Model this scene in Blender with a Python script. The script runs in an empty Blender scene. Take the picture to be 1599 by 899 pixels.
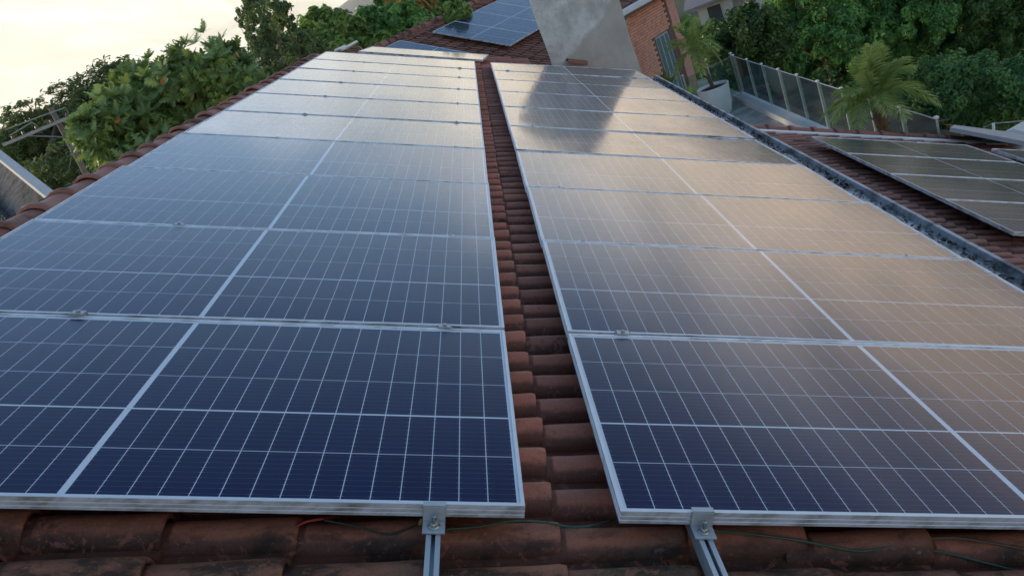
import bpy, math, random
import numpy as np
from mathutils import Matrix, Vector
random.seed(7); RNG = np.random.default_rng(11)
scene = bpy.context.scene
COL = scene.collection
R = math.radians

# ------------------------------------------------------------------ camera, world, sun, exposure
SLOPE = R(24.0); HROOF = 6.0
ROOF = Matrix(((math.cos(SLOPE), 0, math.sin(SLOPE), 0), (0, 1, 0, 0), (-math.sin(SLOPE), 0, math.cos(SLOPE), HROOF), (0, 0, 0, 1)))  # u down the slope, v along the ridge, w up from the panels
CAM_UVW = Vector((1.9907, -1.7143, 1.2070)); YAW, TILT, ROLL = -0.0753, 1.2171, 0.0662
FPX = 1313.1
cam_rot = (Matrix.Rotation(YAW, 3, 'Z') @ Matrix.Rotation(TILT, 3, 'X') @ Matrix.Rotation(ROLL, 3, 'Z'))
cam = bpy.data.cameras.new('camera'); cam.sensor_width = 36; cam.lens = 36 * FPX / 1599; cam.clip_start = 0.05; cam.clip_end = 40000
cam_ob = bpy.data.objects.new('camera', cam); COL.objects.link(cam_ob)
cam_ob.matrix_world = ROOF @ Matrix.Translation(CAM_UVW) @ cam_rot.to_4x4()
scene.camera = cam_ob
CW = cam_ob.matrix_world.translation.copy(); CR = cam_ob.matrix_world.to_3x3()

SUN_AZ, SUN_EL = R(-62), R(6.5)      # azimuth measured from +Y towards +X
world = bpy.data.worlds.new('World'); scene.world = world; world.use_nodes = True
wt = world.node_tree; wt.nodes.clear()
def wn(t, **k):
    n = wt.nodes.new(t)
    for a, b in k.items(): setattr(n, a, b)
    return n
def wmath(op, a, b=None, c=None, clamp=False):
    n = wn('ShaderNodeMath', operation=op, use_clamp=clamp)
    for i, x in enumerate((a, b, c)):
        if x is None: continue
        if isinstance(x, (int, float)): n.inputs[i].default_value = x
        else: wt.links.new(x, n.inputs[i])
    return n.outputs[0]
sky = wn('ShaderNodeTexSky', sky_type='NISHITA', sun_disc=False, sun_elevation=SUN_EL, sun_rotation=SUN_AZ, air_density=1.0, dust_density=0.8, ozone_density=2.6)
tc = wn('ShaderNodeTexCoord'); sep = wn('ShaderNodeSeparateXYZ'); wt.links.new(tc.outputs['Generated'], sep.inputs[0])
X_, Y_, Z_ = sep.outputs
zc = wmath('MAXIMUM', Z_, 0.0)
den = wmath('ADD', zc, 0.10)
comb = wn('ShaderNodeCombineXYZ')
wt.links.new(wmath('DIVIDE', X_, den), comb.inputs[0]); wt.links.new(wmath('DIVIDE', Y_, den), comb.inputs[1])
mp = wn('ShaderNodeMapping'); mp.inputs['Rotation'].default_value = (0, 0, R(35)); mp.inputs['Scale'].default_value = (1.45, 0.46, 1)
wt.links.new(comb.outputs[0], mp.inputs[0])
nz = wn('ShaderNodeTexNoise'); nz.inputs['Scale'].default_value = 1.3; nz.inputs['Detail'].default_value = 6; nz.inputs['Roughness'].default_value = 0.55; nz.inputs['Distortion'].default_value = 0.4
wt.links.new(mp.outputs[0], nz.inputs['Vector'])
def wramp(x, lo, hi):
    n = wn('ShaderNodeMapRange', interpolation_type='SMOOTHSTEP'); n.inputs[1].default_value = lo; n.inputs[2].default_value = hi
    wt.links.new(x, n.inputs[0]); return n.outputs[0]
CLOUD_TOP = 0.345
low = wmath('SUBTRACT', 1.0, wramp(zc, 0.225, CLOUD_TOP))        # cloud bank: thick low down, thinning upwards
thr = wmath('MULTIPLY_ADD', low, 0.84, -0.28)
mask = wmath('ADD', wmath('MULTIPLY', wmath('SUBTRACT', nz.outputs['Fac'], 0.5), 1.5), thr)
mask = wramp(mask, 0.0, 0.55)
sd = (math.sin(SUN_AZ) * math.cos(SUN_EL), math.cos(SUN_AZ) * math.cos(SUN_EL), math.sin(SUN_EL))
vd = wn('ShaderNodeVectorMath', operation='DOT_PRODUCT'); wt.links.new(tc.outputs['Generated'], vd.inputs[0]); vd.inputs[1].default_value = sd
near_sun = wramp(vd.outputs['Value'], -0.05, 0.72)
def wmix(f, a, b, blend='MIX'):
    n = wn('ShaderNodeMix', data_type='RGBA', blend_type=blend)
    for sock, x in ((n.inputs[0], f), (n.inputs[6], a), (n.inputs[7], b)):
        if isinstance(x, (int, float)): sock.default_value = x
        elif isinstance(x, tuple): sock.default_value = (*x, 1)
        else: wt.links.new(x, sock)
    return n.outputs[2]
cl_low = wmix(near_sun, (5.2, 3.85, 2.5), (3.35, 3.25, 2.6))      # pinkish away from the sun, cream towards it
cl_hi = (2.45, 2.85, 3.3)
cl = wmix(wramp(zc, 0.06, 0.27), cl_low, cl_hi)
shade = wmath('MULTIPLY_ADD', nz.outputs['Fac'], 1.9, 0.05)
cls = wn('ShaderNodeVectorMath', operation='SCALE'); wt.links.new(cl, cls.inputs[0]); wt.links.new(shade, cls.inputs['Scale'])
col = wmix(mask, sky.outputs[0], cls.outputs[0])
bg = wn('ShaderNodeBackground'); bg.inputs['Strength'].default_value = 0.1
out = wn('ShaderNodeOutputWorld'); wt.links.new(col, bg.inputs[0]); wt.links.new(bg.outputs[0], out.inputs[0])

sun = bpy.data.lights.new('sun', 'SUN'); sun.energy = 2.0; sun.angle = R(28); sun.color = (1.0, 0.80, 0.58)
sun_ob = bpy.data.objects.new('sun', sun); COL.objects.link(sun_ob)
sun_ob.rotation_euler = Vector(sd).to_track_quat('Z', 'Y').to_euler()
scene.view_settings.view_transform = 'Standard'; scene.view_settings.look = 'None'; scene.view_settings.gamma = 1; scene.view_settings.use_curve_mapping = False
scene.view_settings.exposure = 1.85
scene.cycles.max_bounces = 8; scene.cycles.transparent_max_bounces = 16; scene.cycles.caustics_reflective = False; scene.cycles.caustics_refractive = False

def at(px, py, d):
    """world point seen at that spot of the photograph, d metres away"""
    v = CR @ Vector(((px - 799.5) / FPX, -(py - 449.5) / FPX, -1.0)); v.normalize()
    return CW + v * d
def rp(u, v, w): return ROOF @ Vector((u, v, w))
def seen(p, margin=60):
    q = CR.transposed() @ (Vector(p) - CW)
    if q.z > -0.05: return None
    x = 799.5 + FPX * q.x / -q.z; y = 449.5 - FPX * q.y / -q.z
    return (x, y, -q.z) if -margin < x < 1599 + margin and -margin < y < 899 + margin else None

# ------------------------------------------------------------------ materials
class Mat:
    def __init__(s, name):
        s.m = bpy.data.materials.new(name); s.m.use_nodes = True; s.t = s.m.node_tree
        s.b = s.t.nodes['Principled BSDF']; s.o = s.t.nodes['Material Output']
    def n(s, t, **k):
        n = s.t.nodes.new(t)
        for a, b in k.items(): setattr(n, a, b)
        return n
    def put(s, sock, x):
        if isinstance(x, bpy.types.NodeSocket): s.t.links.new(x, sock)
        elif isinstance(x, tuple): sock.default_value = (*x, 1) if len(x) == 3 and len(sock.default_value) == 4 else x
        else: sock.default_value = x
    def set(s, **k):
        for a, b in k.items(): s.put(s.b.inputs[a.replace('_', ' ')], b)
        return s
    def math(s, op, a, b=None, c=None, clamp=False):
        n = s.n('ShaderNodeMath', operation=op, use_clamp=clamp)
        for i, x in enumerate((a, b, c)):
            if x is not None: s.put(n.inputs[i], x)
        return n.outputs[0]
    def noise(s, scale, detail=4, rough=0.55, vec=None, stretch=None, dist=0.0):
        n = s.n('ShaderNodeTexNoise'); n.inputs['Scale'].default_value = scale; n.inputs['Detail'].default_value = detail
        n.inputs['Roughness'].default_value = rough; n.inputs['Distortion'].default_value = dist
        v = vec or s.pos()
        if stretch:
            mp = s.n('ShaderNodeMapping'); mp.inputs['Scale'].default_value = stretch; s.t.links.new(v, mp.inputs[0]); v = mp.outputs[0]
        s.t.links.new(v, n.inputs['Vector']); return n.outputs['Fac']
    def pos(s): return s.n('ShaderNodeNewGeometry').outputs['Position']
    def objc(s): return s.n('ShaderNodeTexCoord').outputs['Object']
    def uv(s):
        n = s.n('ShaderNodeSeparateXYZ'); s.t.links.new(s.n('ShaderNodeTexCoord').outputs['UV'], n.inputs[0]); return n.outputs
    def ramp(s, x, lo, hi):
        n = s.n('ShaderNodeMapRange', interpolation_type='SMOOTHSTEP'); n.inputs[1].default_value = lo; n.inputs[2].default_value = hi
        s.put(n.inputs[0], x); return n.outputs[0]
    def mix(s, f, a, b, blend='MIX'):
        n = s.n('ShaderNodeMix', data_type='RGBA', blend_type=blend)
        s.put(n.inputs[0], f); s.put(n.inputs[6], a); s.put(n.inputs[7], b); return n.outputs[2]
    def bump(s, h, strength=0.3, dist=0.01):
        n = s.n('ShaderNodeBump'); n.inputs['Strength'].default_value = strength; n.inputs['Distance'].default_value = dist
        s.put(n.inputs['Height'], h); s.t.links.new(n.outputs[0], s.b.inputs['Normal']); return s
    def tint(s):
        a = s.n('ShaderNodeAttribute', attribute_name='tint').outputs['Fac']
        return s.math('FRACT', s.math('ADD', a, s.n('ShaderNodeObjectInfo').outputs['Random']))

def simple(name, colr, rough=0.6, metal=0.0, var=0.15, scale=6, bump=0.0):
    m = Mat(name); f = m.noise(scale, 5)
    c = m.mix(f, tuple(x * (1 - var) for x in colr), tuple(min(1, x * (1 + var)) for x in colr))
    m.set(Base_Color=c, Roughness=rough, Metallic=metal)
    if bump: m.bump(m.noise(scale * 6, 4), bump, 0.01)
    return m.m

COAT = dict(Coat_Weight=1.0, Coat_IOR=1.50, Coat_Roughness=0.14)
def smudge(m):
    f = m.math('ADD', m.math('MULTIPLY', m.noise(1.3, 6, .6), .6), m.math('MULTIPLY', m.noise(5, 6, .65, stretch=(1, .35, 1)), .4))
    lw = m.n('ShaderNodeLayerWeight'); lw.inputs['Blend'].default_value = 0.5                # anti-reflective solar glass: little mirroring until the angle is shallow
    m.put(m.b.inputs['Coat Weight'], m.math('MULTIPLY_ADD', m.ramp(lw.outputs['Facing'], .45, .79), .82, .18))
    m.put(m.b.inputs['Coat Roughness'], m.math('MULTIPLY_ADD', m.ramp(f, .35, .72), .085, .075))
def m_cell():
    m = Mat('solar_cell'); u, v, _ = m.uv()
    t = m.math('FRACT', m.math('MULTIPLY', v, 9.0))                       # nine busbars along the panel
    bus = m.math('SUBTRACT', 1.0, m.ramp(m.math('ABSOLUTE', m.math('SUBTRACT', t, 0.5)), 0.018, 0.034))
    edge = m.ramp(m.math('ABSOLUTE', m.math('SUBTRACT', u, 0.5)), 0.36, 0.47)
    pads = m.math('MULTIPLY', bus, m.math('MULTIPLY_ADD', edge, 0.55, 0.16))
    base = m.mix(m.tint(), (0.0048, 0.0105, 0.052), (0.0068, 0.0140, 0.064))
    dust = m.ramp(m.noise(2.2, 5), 0.42, 0.8)
    base = m.mix(m.math('MULTIPLY_ADD', m.ramp(m.noise(1.1, 6, .62, stretch=(.35, 1.4, 1)), .45, .8), .03, m.math('MULTIPLY', dust, .012)), base, (0.30, 0.29, 0.27))
    m.set(Base_Color=m.mix(pads, base, (0.42, 0.45, 0.50)), Roughness=0.30, Specular_IOR_Level=0.12, Specular_Tint=(0.10, 0.24, 0.95), **COAT); smudge(m); return m.m
def m_back():
    m = Mat('white_backing_sheet'); m.set(Base_Color=(0.76, 0.79, 0.83), Roughness=0.5, Specular_IOR_Level=0.2, **COAT); smudge(m); return m.m
def m_alu(name='anodised_aluminium', dirt=0.95, c=(0.80, 0.82, 0.84)):
    m = Mat(name)
    d = m.math('MULTIPLY', m.ramp(m.noise(9, 6, stretch=(1, 1, 2.2)), 0.38, 0.72), dirt)
    sp = m.n('ShaderNodeSeparateXYZ'); m.t.links.new(m.n('ShaderNodeNewGeometry').outputs['Normal'], sp.inputs[0])
    side = m.math('SUBTRACT', 1.0, m.ramp(sp.outputs[2], 0.45, 0.8))      # dirt clings to upright faces, rain washes the top
    d = m.math('MULTIPLY', d, m.math('MULTIPLY_ADD', side, 0.92, 0.08))
    m.set(Base_Color=m.mix(d, c, (0.17, 0.155, 0.10)), Metallic=m.math('MULTIPLY_ADD', d, -0.35, 0.40), Roughness=0.42)
    m.bump(m.noise(160, 2), 0.04, 0.002); return m.m
def m_tile(name, clay=(0.68, 0.185, 0.10), clay2=(0.74, 0.30, 0.19), dark=(0.070, 0.040, 0.030), moss=(0.045, 0.042, 0.018), dirt=0.5, mossy=0.3, wet=False, grime_shade=.78):
    m = Mat(name); t = m.tint()
    c = m.mix(m.noise(7, 5), clay, clay2)
    c = m.mix(m.math('MULTIPLY', t, 0.5), c, (0.17, 0.062, 0.045))
    g = m.noise(4.5, 8, 0.66); g2 = m.noise(19, 7, 0.7)
    gg = m.math('ADD', m.math('MULTIPLY', g, 0.62), m.math('MULTIPLY', g2, 0.38))
    gg = m.math('ADD', gg, m.math('MULTIPLY_ADD', t, 0.16, -0.08))
    k = m.ramp(gg, 0.62 - dirt * 0.30, 0.68 - dirt * 0.13)
    c = m.mix(m.math('MULTIPLY', k, 0.86), c, dark)
    mo = m.ramp(m.noise(2.3, 6, 0.6), 0.66 - mossy * 0.35, 0.80 - mossy * 0.25)
    c = m.mix(m.math('MULTIPLY', mo, 0.65), c, moss)
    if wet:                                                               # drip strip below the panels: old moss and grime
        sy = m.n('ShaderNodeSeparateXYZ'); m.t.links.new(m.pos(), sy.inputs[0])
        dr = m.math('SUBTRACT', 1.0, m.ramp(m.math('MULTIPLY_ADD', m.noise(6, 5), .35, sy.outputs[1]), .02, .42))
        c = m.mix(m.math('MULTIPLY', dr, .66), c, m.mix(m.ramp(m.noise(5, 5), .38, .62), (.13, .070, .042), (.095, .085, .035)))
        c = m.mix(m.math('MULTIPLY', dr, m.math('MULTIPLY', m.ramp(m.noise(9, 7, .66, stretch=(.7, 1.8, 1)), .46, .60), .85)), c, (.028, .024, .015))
    gm = m.n('ShaderNodeAttribute', attribute_name='grime_shade').outputs['Fac']      # dirt in laps and channels, with shade of lap slits and flanks painted in
    c = m.mix(m.math('MULTIPLY', m.ramp(m.math('MULTIPLY_ADD', m.noise(30, 5), .5, m.math('ADD', gm, -.25)), .1, .75), grime_shade), c, (0.016, 0.012, 0.010))
    fl = m.ramp(m.noise(58, 5, 0.66), 0.62, 0.70)                          # small flaked and lichen spots
    c = m.mix(m.math('MULTIPLY', fl, 0.55), c, (0.42, 0.30, 0.22))
    ch = m.ramp(m.math('ADD', m.noise(24, 8, 0.68, dist=0.8), m.math('MULTIPLY', t, 0.05)), 0.58, 0.63)     # bigger patches where the skin has come off
    c = m.mix(m.math('MULTIPLY', ch, 0.7), c, (0.40, 0.15, 0.09))
    gr = m.noise(170, 3, .7); c = m.mix(m.ramp(gr, .35, .75), m.mix(.28, c, (0.02, 0.014, 0.01)), c)
    m.set(Base_Color=c, Roughness=m.math('MULTIPLY_ADD', k, 0.12, 0.60), Specular_IOR_Level=0.24)
    m.bump(m.math('ADD', m.math('MULTIPLY', g2, 0.6), m.noise(120, 3)), 0.28, 0.006); return m.m
def m_leaf(name, dark, light, tip=None, trans=0.3, rough=0.5):
    m = Mat(name); t = m.n('ShaderNodeAttribute', attribute_name='tint').outputs['Fac']
    c = m.mix(t, dark, light)
    if tip: c = m.mix(m.ramp(t, 0.86, 0.93), c, tip)
    m.set(Base_Color=c, Roughness=rough, Specular_IOR_Level=0.35)
    tr = m.n('ShaderNodeBsdfTranslucent'); m.t.links.new(m.mix(0.5, c, (0.22, 0.30, 0.04)), tr.inputs[0])
    mx = m.n('ShaderNodeMixShader'); mx.inputs[0].default_value = trans
    m.t.links.new(m.b.outputs[0], mx.inputs[1]); m.t.links.new(tr.outputs[0], mx.inputs[2]); m.t.links.new(mx.outputs[0], m.o.inputs[0]); return m.m
def m_plaster(name, c=(0.40, 0.40, 0.36)):
    m = Mat(name)
    f = m.noise(2.2, 7, 0.62); f2 = m.noise(1.1, 6, 0.6, stretch=(4, 4, 0.5)); f3 = m.noise(14, 6)
    k = m.mix(m.ramp(f, .3, .7), tuple(x * 0.66 for x in c), tuple(min(1, x * 1.15) for x in c))
    k = m.mix(m.math('MULTIPLY', m.ramp(f2, 0.5, 0.7), 0.5), k, tuple(x * 1.35 for x in c))
    k = m.mix(m.math('MULTIPLY', m.ramp(f3, 0.5, 0.75), 0.42), k, tuple(x * 0.55 for x in c))
    m.set(Base_Color=k, Roughness=0.9, Specular_IOR_Level=0.2); m.bump(m.math('ADD', f3, m.noise(70, 3)), 0.35, 0.01); return m, k
def m_glass(name='green_tinted_glass', tint=(0.76, 0.90, 0.84)):
    m = Mat(name); m.t.nodes.remove(m.b)
    tr = m.n('ShaderNodeBsdfTransparent'); tr.inputs[0].default_value = (*tint, 1)
    gl = m.n('ShaderNodeBsdfGlossy'); gl.inputs['Roughness'].default_value = 0.015; gl.inputs[0].default_value = (0.95, 1, 0.98, 1)
    fr = m.n('ShaderNodeFresnel'); fr.inputs[0].default_value = 1.45
    df = m.n('ShaderNodeBsdfDiffuse'); df.inputs[0].default_value = (.50, .66, .60, 1)      # film of dust and water marks
    ms = m.n('ShaderNodeMixShader'); m.put(ms.inputs[0], m.math('MULTIPLY_ADD', m.noise(3, 5), .08, .01)); m.t.links.new(tr.outputs[0], ms.inputs[1]); m.t.links.new(df.outputs[0], ms.inputs[2])
    mx = m.n('ShaderNodeMixShader'); m.t.links.new(fr.outputs[0], mx.inputs[0])
    m.t.links.new(ms.outputs[0], mx.inputs[1]); m.t.links.new(gl.outputs[0], mx.inputs[2]); m.t.links.new(mx.outputs[0], m.o.inputs[0]); return m.m

MC = m_cell(); MBK = m_back(); MALU = m_alu(); MALU2 = m_alu('weathered_rail_aluminium', 0.35, (0.52, 0.56, 0.57))
MSTEEL = simple('galvanised_bolt_steel', (0.45, 0.44, 0.40), 0.38, 0.85, 0.25, 60)
MT_MAIN = m_tile('weathered_clay_tile', dirt=0.10, mossy=0.0, wet=True, grime_shade=.62)
MT_LOW = m_tile('cleaner_clay_tile', (0.46, 0.18, 0.125), (0.55, 0.26, 0.19), (0.12, 0.07, 0.055), dirt=0.26, mossy=0.0, grime_shade=.55)
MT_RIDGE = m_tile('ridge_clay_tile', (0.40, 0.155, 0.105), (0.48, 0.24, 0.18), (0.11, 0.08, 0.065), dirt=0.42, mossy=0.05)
MT_BACK = m_tile('sooty_clay_tile', (0.42, 0.17, 0.105), (0.48, 0.23, 0.15), (0.08, 0.06, 0.045), dirt=0.38, mossy=0.10, grime_shade=.6)
MUNDER = simple('dark_roof_underlay', (0.035, 0.028, 0.024), 0.9)
MWALL = simple('pale_render', (0.55, 0.53, 0.48), 0.9, var=0.1, scale=2, bump=0.1)
MCONC = simple('grey_concrete', (0.30, 0.30, 0.28), 0.9, var=0.25, scale=3, bump=0.2)
MWHITE = simple('white_paint', (0.84, 0.84, 0.81), 0.6, var=0.08, scale=4)
MBARK = simple('brown_bark', (0.12, 0.09, 0.065), 0.95, var=0.4, scale=18, bump=0.5)

# ------------------------------------------------------------------ mesh helpers
class MB:
    def __init__(s): s.v = []; s.f = []; s.smooth = []
    def add(s, vs, fs, smooth=False):
        o = len(s.v); s.v += [tuple(p) for p in vs]; s.f += [tuple(i + o for i in f) for f in fs]; s.smooth += [smooth] * len(fs); return s
    def box(s, lo, hi, M=None, bevel=0.0):
        (a, b, c), (d, e, f) = lo, hi
        if bevel:
            k = bevel; vs = []
            for z, ins in ((c, k), (c + k, 0), (f - k, 0), (f, k)):
                vs += [(a + ins, b + ins, z), (d - ins, b + ins, z), (d - ins, e - ins, z), (a + ins, e - ins, z)]
            fs = [(3, 2, 1, 0), (12, 13, 14, 15)]
            for r in range(3):
                for i in range(4): fs.append((r * 4 + i, r * 4 + (i + 1) % 4, r * 4 + 4 + (i + 1) % 4, r * 4 + 4 + i))
        else:
            vs = [(a, b, c), (d, b, c), (d, e, c), (a, e, c), (a, b, f), (d, b, f), (d, e, f), (a, e, f)]
            fs = [(3, 2, 1, 0), (4, 5, 6, 7), (0, 1, 5, 4), (1, 2, 6, 5), (2, 3, 7, 6), (3, 0, 4, 7)]
        if M is not None: vs = [M @ Vector(p) for p in vs]
        return s.add(vs, fs)
    def prism(s, poly, a, b, M=None):
        """poly (x, z) swept along y from a to b"""
        n = len(poly); vs = [(x, a, z) for x, z in poly] + [(x, b, z) for x, z in poly]
        fs = [tuple(range(n)), tuple(range(2 * n - 1, n - 1, -1))] + [(i, i + n, (i + 1) % n + n, (i + 1) % n) for i in range(n)]
        if M is not None: vs = [M @ Vector(p) for p in vs]
        return s.add(vs, fs)
    def tube(s, pts, rad, seg=8, caps=True):
        pts = [Vector(p) for p in pts]; n = len(pts); rad = [rad] * n if isinstance(rad, (int, float)) else rad
        vs = []; ref = Vector((0.31, 0.17, 0.93))
        for i, p in enumerate(pts):
            d = (pts[min(i + 1, n - 1)] - pts[max(i - 1, 0)]).normalized()
            a = d.cross(ref)
            if a.length < 0.05: a = d.cross(Vector((1, 0, 0)))
            a.normalize(); b = d.cross(a)
            for k in range(seg):
                t = 2 * math.pi * k / seg; vs.append(p + (a * math.cos(t) + b * math.sin(t)) * rad[i])
        fs = [(i * seg + k, i * seg + (k + 1) % seg, (i + 1) * seg + (k + 1) % seg, (i + 1) * seg + k) for i in range(n - 1) for k in range(seg)]
        if caps: fs += [tuple(range(seg - 1, -1, -1)), tuple(range((n - 1) * seg, n * seg))]
        return s.add(vs, fs, True)
    def lathe(s, prof, seg=28, c=(0, 0, 0), close=True):
        n = len(prof); vs = [(c[0] + r * math.cos(2 * math.pi * k / seg), c[1] + r * math.sin(2 * math.pi * k / seg), c[2] + z) for r, z in prof for k in range(seg)]
        fs = [(i * seg + k, i * seg + (k + 1) % seg, (i + 1) * seg + (k + 1) % seg, (i + 1) * seg + k) for i in range(n - 1) for k in range(seg)]
        if close: fs += [tuple(range(seg - 1, -1, -1)), tuple(range((n - 1) * seg, n * seg))]
        return s.add(vs, fs, True)
    def mesh(s, name, mat):
        me = bpy.data.meshes.new(name); me.from_pydata(s.v, [], s.f); me.materials.append(mat)
        me.polygons.foreach_set('use_smooth', s.smooth); me.update(); return me
def link(name, data, parent=None, M=None):
    o = bpy.data.objects.new(name, data); COL.objects.link(o)
    if parent is not None: o.parent = parent
    if M is not None: o.matrix_local = M
    return o
def obj(name, mb, mat, parent=None, M=None): return link(name, mb.mesh(name, mat), parent, M)
def tag(o, label, cat, group=None):
    o['label'] = label; o['category'] = cat
    if group: o['group'] = group
    return o
def thing(name, label, cat, M=None, group=None):
    o = link(name, None, None, M); return tag(o, label, cat, group)
def struct(o): o['kind'] = 'structure'; return o
def stuff(o): o['kind'] = 'stuff'; return o
def T(x, y, z): return Matrix.Translation((x, y, z))
def npmesh(name, V, F, mat, tint=None, smooth=False, uv=None, grime_shade=None):
    """V (n,3), F (m,k) all polygons with k corners"""
    me = bpy.data.meshes.new(name); n, (m, k) = len(V), F.shape
    me.vertices.add(n); me.vertices.foreach_set('co', np.ascontiguousarray(V, np.float32).ravel())
    me.loops.add(m * k); me.loops.foreach_set('vertex_index', np.ascontiguousarray(F, np.int32).ravel())
    me.polygons.add(m); me.polygons.foreach_set('loop_start', np.arange(0, m * k, k, dtype=np.int32)); me.polygons.foreach_set('loop_total', np.full(m, k, np.int32))
    me.polygons.foreach_set('use_smooth', np.full(m, smooth))
    if tint is not None:
        a = me.attributes.new('tint', 'FLOAT', 'POINT'); a.data.foreach_set('value', np.asarray(tint, np.float32))
    if grime_shade is not None:
        a = me.attributes.new('grime_shade', 'FLOAT', 'POINT'); a.data.foreach_set('value', np.asarray(grime_shade, np.float32))
    if uv is not None:
        l = me.uv_layers.new(name='UVMap'); l.data.foreach_set('uv', np.asarray(uv, np.float32).ravel())
    me.materials.append(mat); me.update(calc_edges=True); me.validate(); return me

# ------------------------------------------------------------------ ground, far hills, sky line
def ground_z(x, y):
    x = np.asarray(x, float); y = np.asarray(y, float)
    d = np.hypot(x, y)
    z = -3.2 - 0.30 * np.clip(x - 9, 0, 30) - 0.10 * np.clip(y - 30, 0, 300)
    z = z - 0.05 * np.clip(-x - 12, 0, 200) * (y > -1e9)
    z = np.maximum(z, -34)
    return z + 0.4 * np.sin(x * 0.13) * np.cos(y * 0.11) * np.clip((d - 20) / 40, 0, 1)
def build_ground():
    g = np.concatenate([-np.geomspace(9000, 60, 26), np.linspace(-52, 52, 45), np.geomspace(60, 9000, 26)])
    X, Y = np.meshgrid(g, g, indexing='ij'); Z = ground_z(X, Y)
    V = np.stack([X, Y, Z], -1).reshape(-1, 3); n = len(g)
    i, j = np.meshgrid(np.arange(n - 1), np.arange(n - 1), indexing='ij'); a = (i * n + j).ravel()
    m = Mat('grassy_hillside'); c = m.mix(m.noise(0.05, 6), (0.030, 0.050, 0.018), (0.075, 0.085, 0.035)); c = m.mix(m.math('MULTIPLY', m.ramp(m.noise(0.4, 5), .5, .7), .5), c, (0.09, 0.07, 0.045)); m.set(Base_Color=c, Roughness=0.95)
    struct(link('ground', npmesh('ground', V, np.stack([a, a + n, a + n + 1, a + 1], 1), m.m, smooth=True)))
build_ground()
def ridge_line(name, az0, az1, dist, depth, prof, mat, n=90, base=-36):
    """a range of hills: prof(t) gives the height of the crest"""
    V = []; az = np.linspace(R(az0), R(az1), n); rows = 9
    for j in range(rows):
        s = j / (rows - 1)
        for i, a in enumerate(az):
            t = i / (n - 1); h = prof(t) * math.sin(math.pi * min(1, s * 1.0)) ** 0.9
            wob = 0.12 * h * (math.sin(t * 41 + s * 9) + 0.6 * math.sin(t * 97 + s * 15)) * (1 - abs(2 * s - 1)) * abs(s - .5) * 2
            d = dist + depth * (s - 0.5); V.append((d * math.sin(a), d * math.cos(a), base + h + wob))
    k = np.array([(j * n + i, j * n + i + 1, (j + 1) * n + i + 1, (j + 1) * n + i) for j in range(rows - 1) for i in range(n - 1)])
    return struct(link(name, npmesh(name, np.array(V), k, mat, smooth=True)))
mh = Mat('distant_forested_slope'); mh.set(Base_Color=mh.mix(mh.noise(0.02, 6), (0.035, 0.055, 0.040), (0.075, 0.10, 0.065)), Roughness=1.0)
ridge_line('mountain', -60, 45, 5200, 2600, lambda t: 120 + 95 * math.exp(-((t - .53) / .05) ** 2) + 60 * math.exp(-((t - .62) / .08) ** 2) + 42 * math.sin(t * 9) + 22 * math.sin(t * 23 + 1) + 9 * math.sin(t * 61), mh.m)

# ------------------------------------------------------------------ clay tiles
PITCH_V, PITCH_U = 0.172, 0.3225
def tile_template():
    ys = [0.0, 0.004, 0.014, 0.030, 0.052, 0.076, 0.096, 0.112, 0.122, 0.150, 0.186]
    def prof(y):
        if y <= 0.122:
            q = max(0.0, math.sin(math.pi * y / 0.122)); return 0.054 * q ** (0.50 if y < 0.061 else 0.85)
        return -0.006 * math.sin(math.pi * (y - 0.122) / 0.064)
    xs = [0.0, 0.070, 0.084, 0.12, 0.30, 0.372, 0.385]; V = []; G = []
    for x in xs:
        for y in ys:
            V.append((x, y, prof(y) * (0.92 + 0.10 * x / 0.385) + 0.025 * x / 0.385 - (0.004 if x == 0.385 else 0)))
            G.append(max(1.0 if x < .075 else 0.0, 1.0 if y < .008 else (.6 if y < .02 else 0), .8 if y > .118 else 0))  # mask: painted shade slit beside the lap, dark near foot, dirty pan
    n = len(ys); F = [(i * n + j, (i + 1) * n + j, (i + 1) * n + j + 1, i * n + j + 1) for i in range(len(xs) - 1) for j in range(n - 1)]
    top = len(V); e = len(xs) - 1                      # lower lip
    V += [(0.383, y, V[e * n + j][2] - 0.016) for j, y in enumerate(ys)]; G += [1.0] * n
    F += [(e * n + j, top + j, top + j + 1, e * n + j + 1) for j in range(n - 1)]
    sd = len(V)                                        # side edge towards the viewer
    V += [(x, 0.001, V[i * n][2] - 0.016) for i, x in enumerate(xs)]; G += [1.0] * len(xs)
    F += [(i * n, sd + i, sd + i + 1, (i + 1) * n) for i in range(len(xs) - 1)]
    return np.array(V), np.array(F), np.array(G)
TV, TF, TG = tile_template()
def tile_meshes(mat, k=4):
    res = []
    for i in range(k):
        V = TV.copy(); V[:, 2] += 0.0018 * np.sin(V[:, 0] * 17 + i * 2.1) + 0.0012 * np.sin(V[:, 1] * 60 + i)
        me = npmesh('roof_tile', V, TF, mat, smooth=True, grime_shade=TG); res.append(me)
    return res
def jit(n, a=0.004, r=0.010):
    return RNG.normal(0, 1, (n, 3)) * (a * 0.7, a, a * 0.55), RNG.normal(0, r, n), RNG.normal(0, r * 0.6, n)
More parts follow.
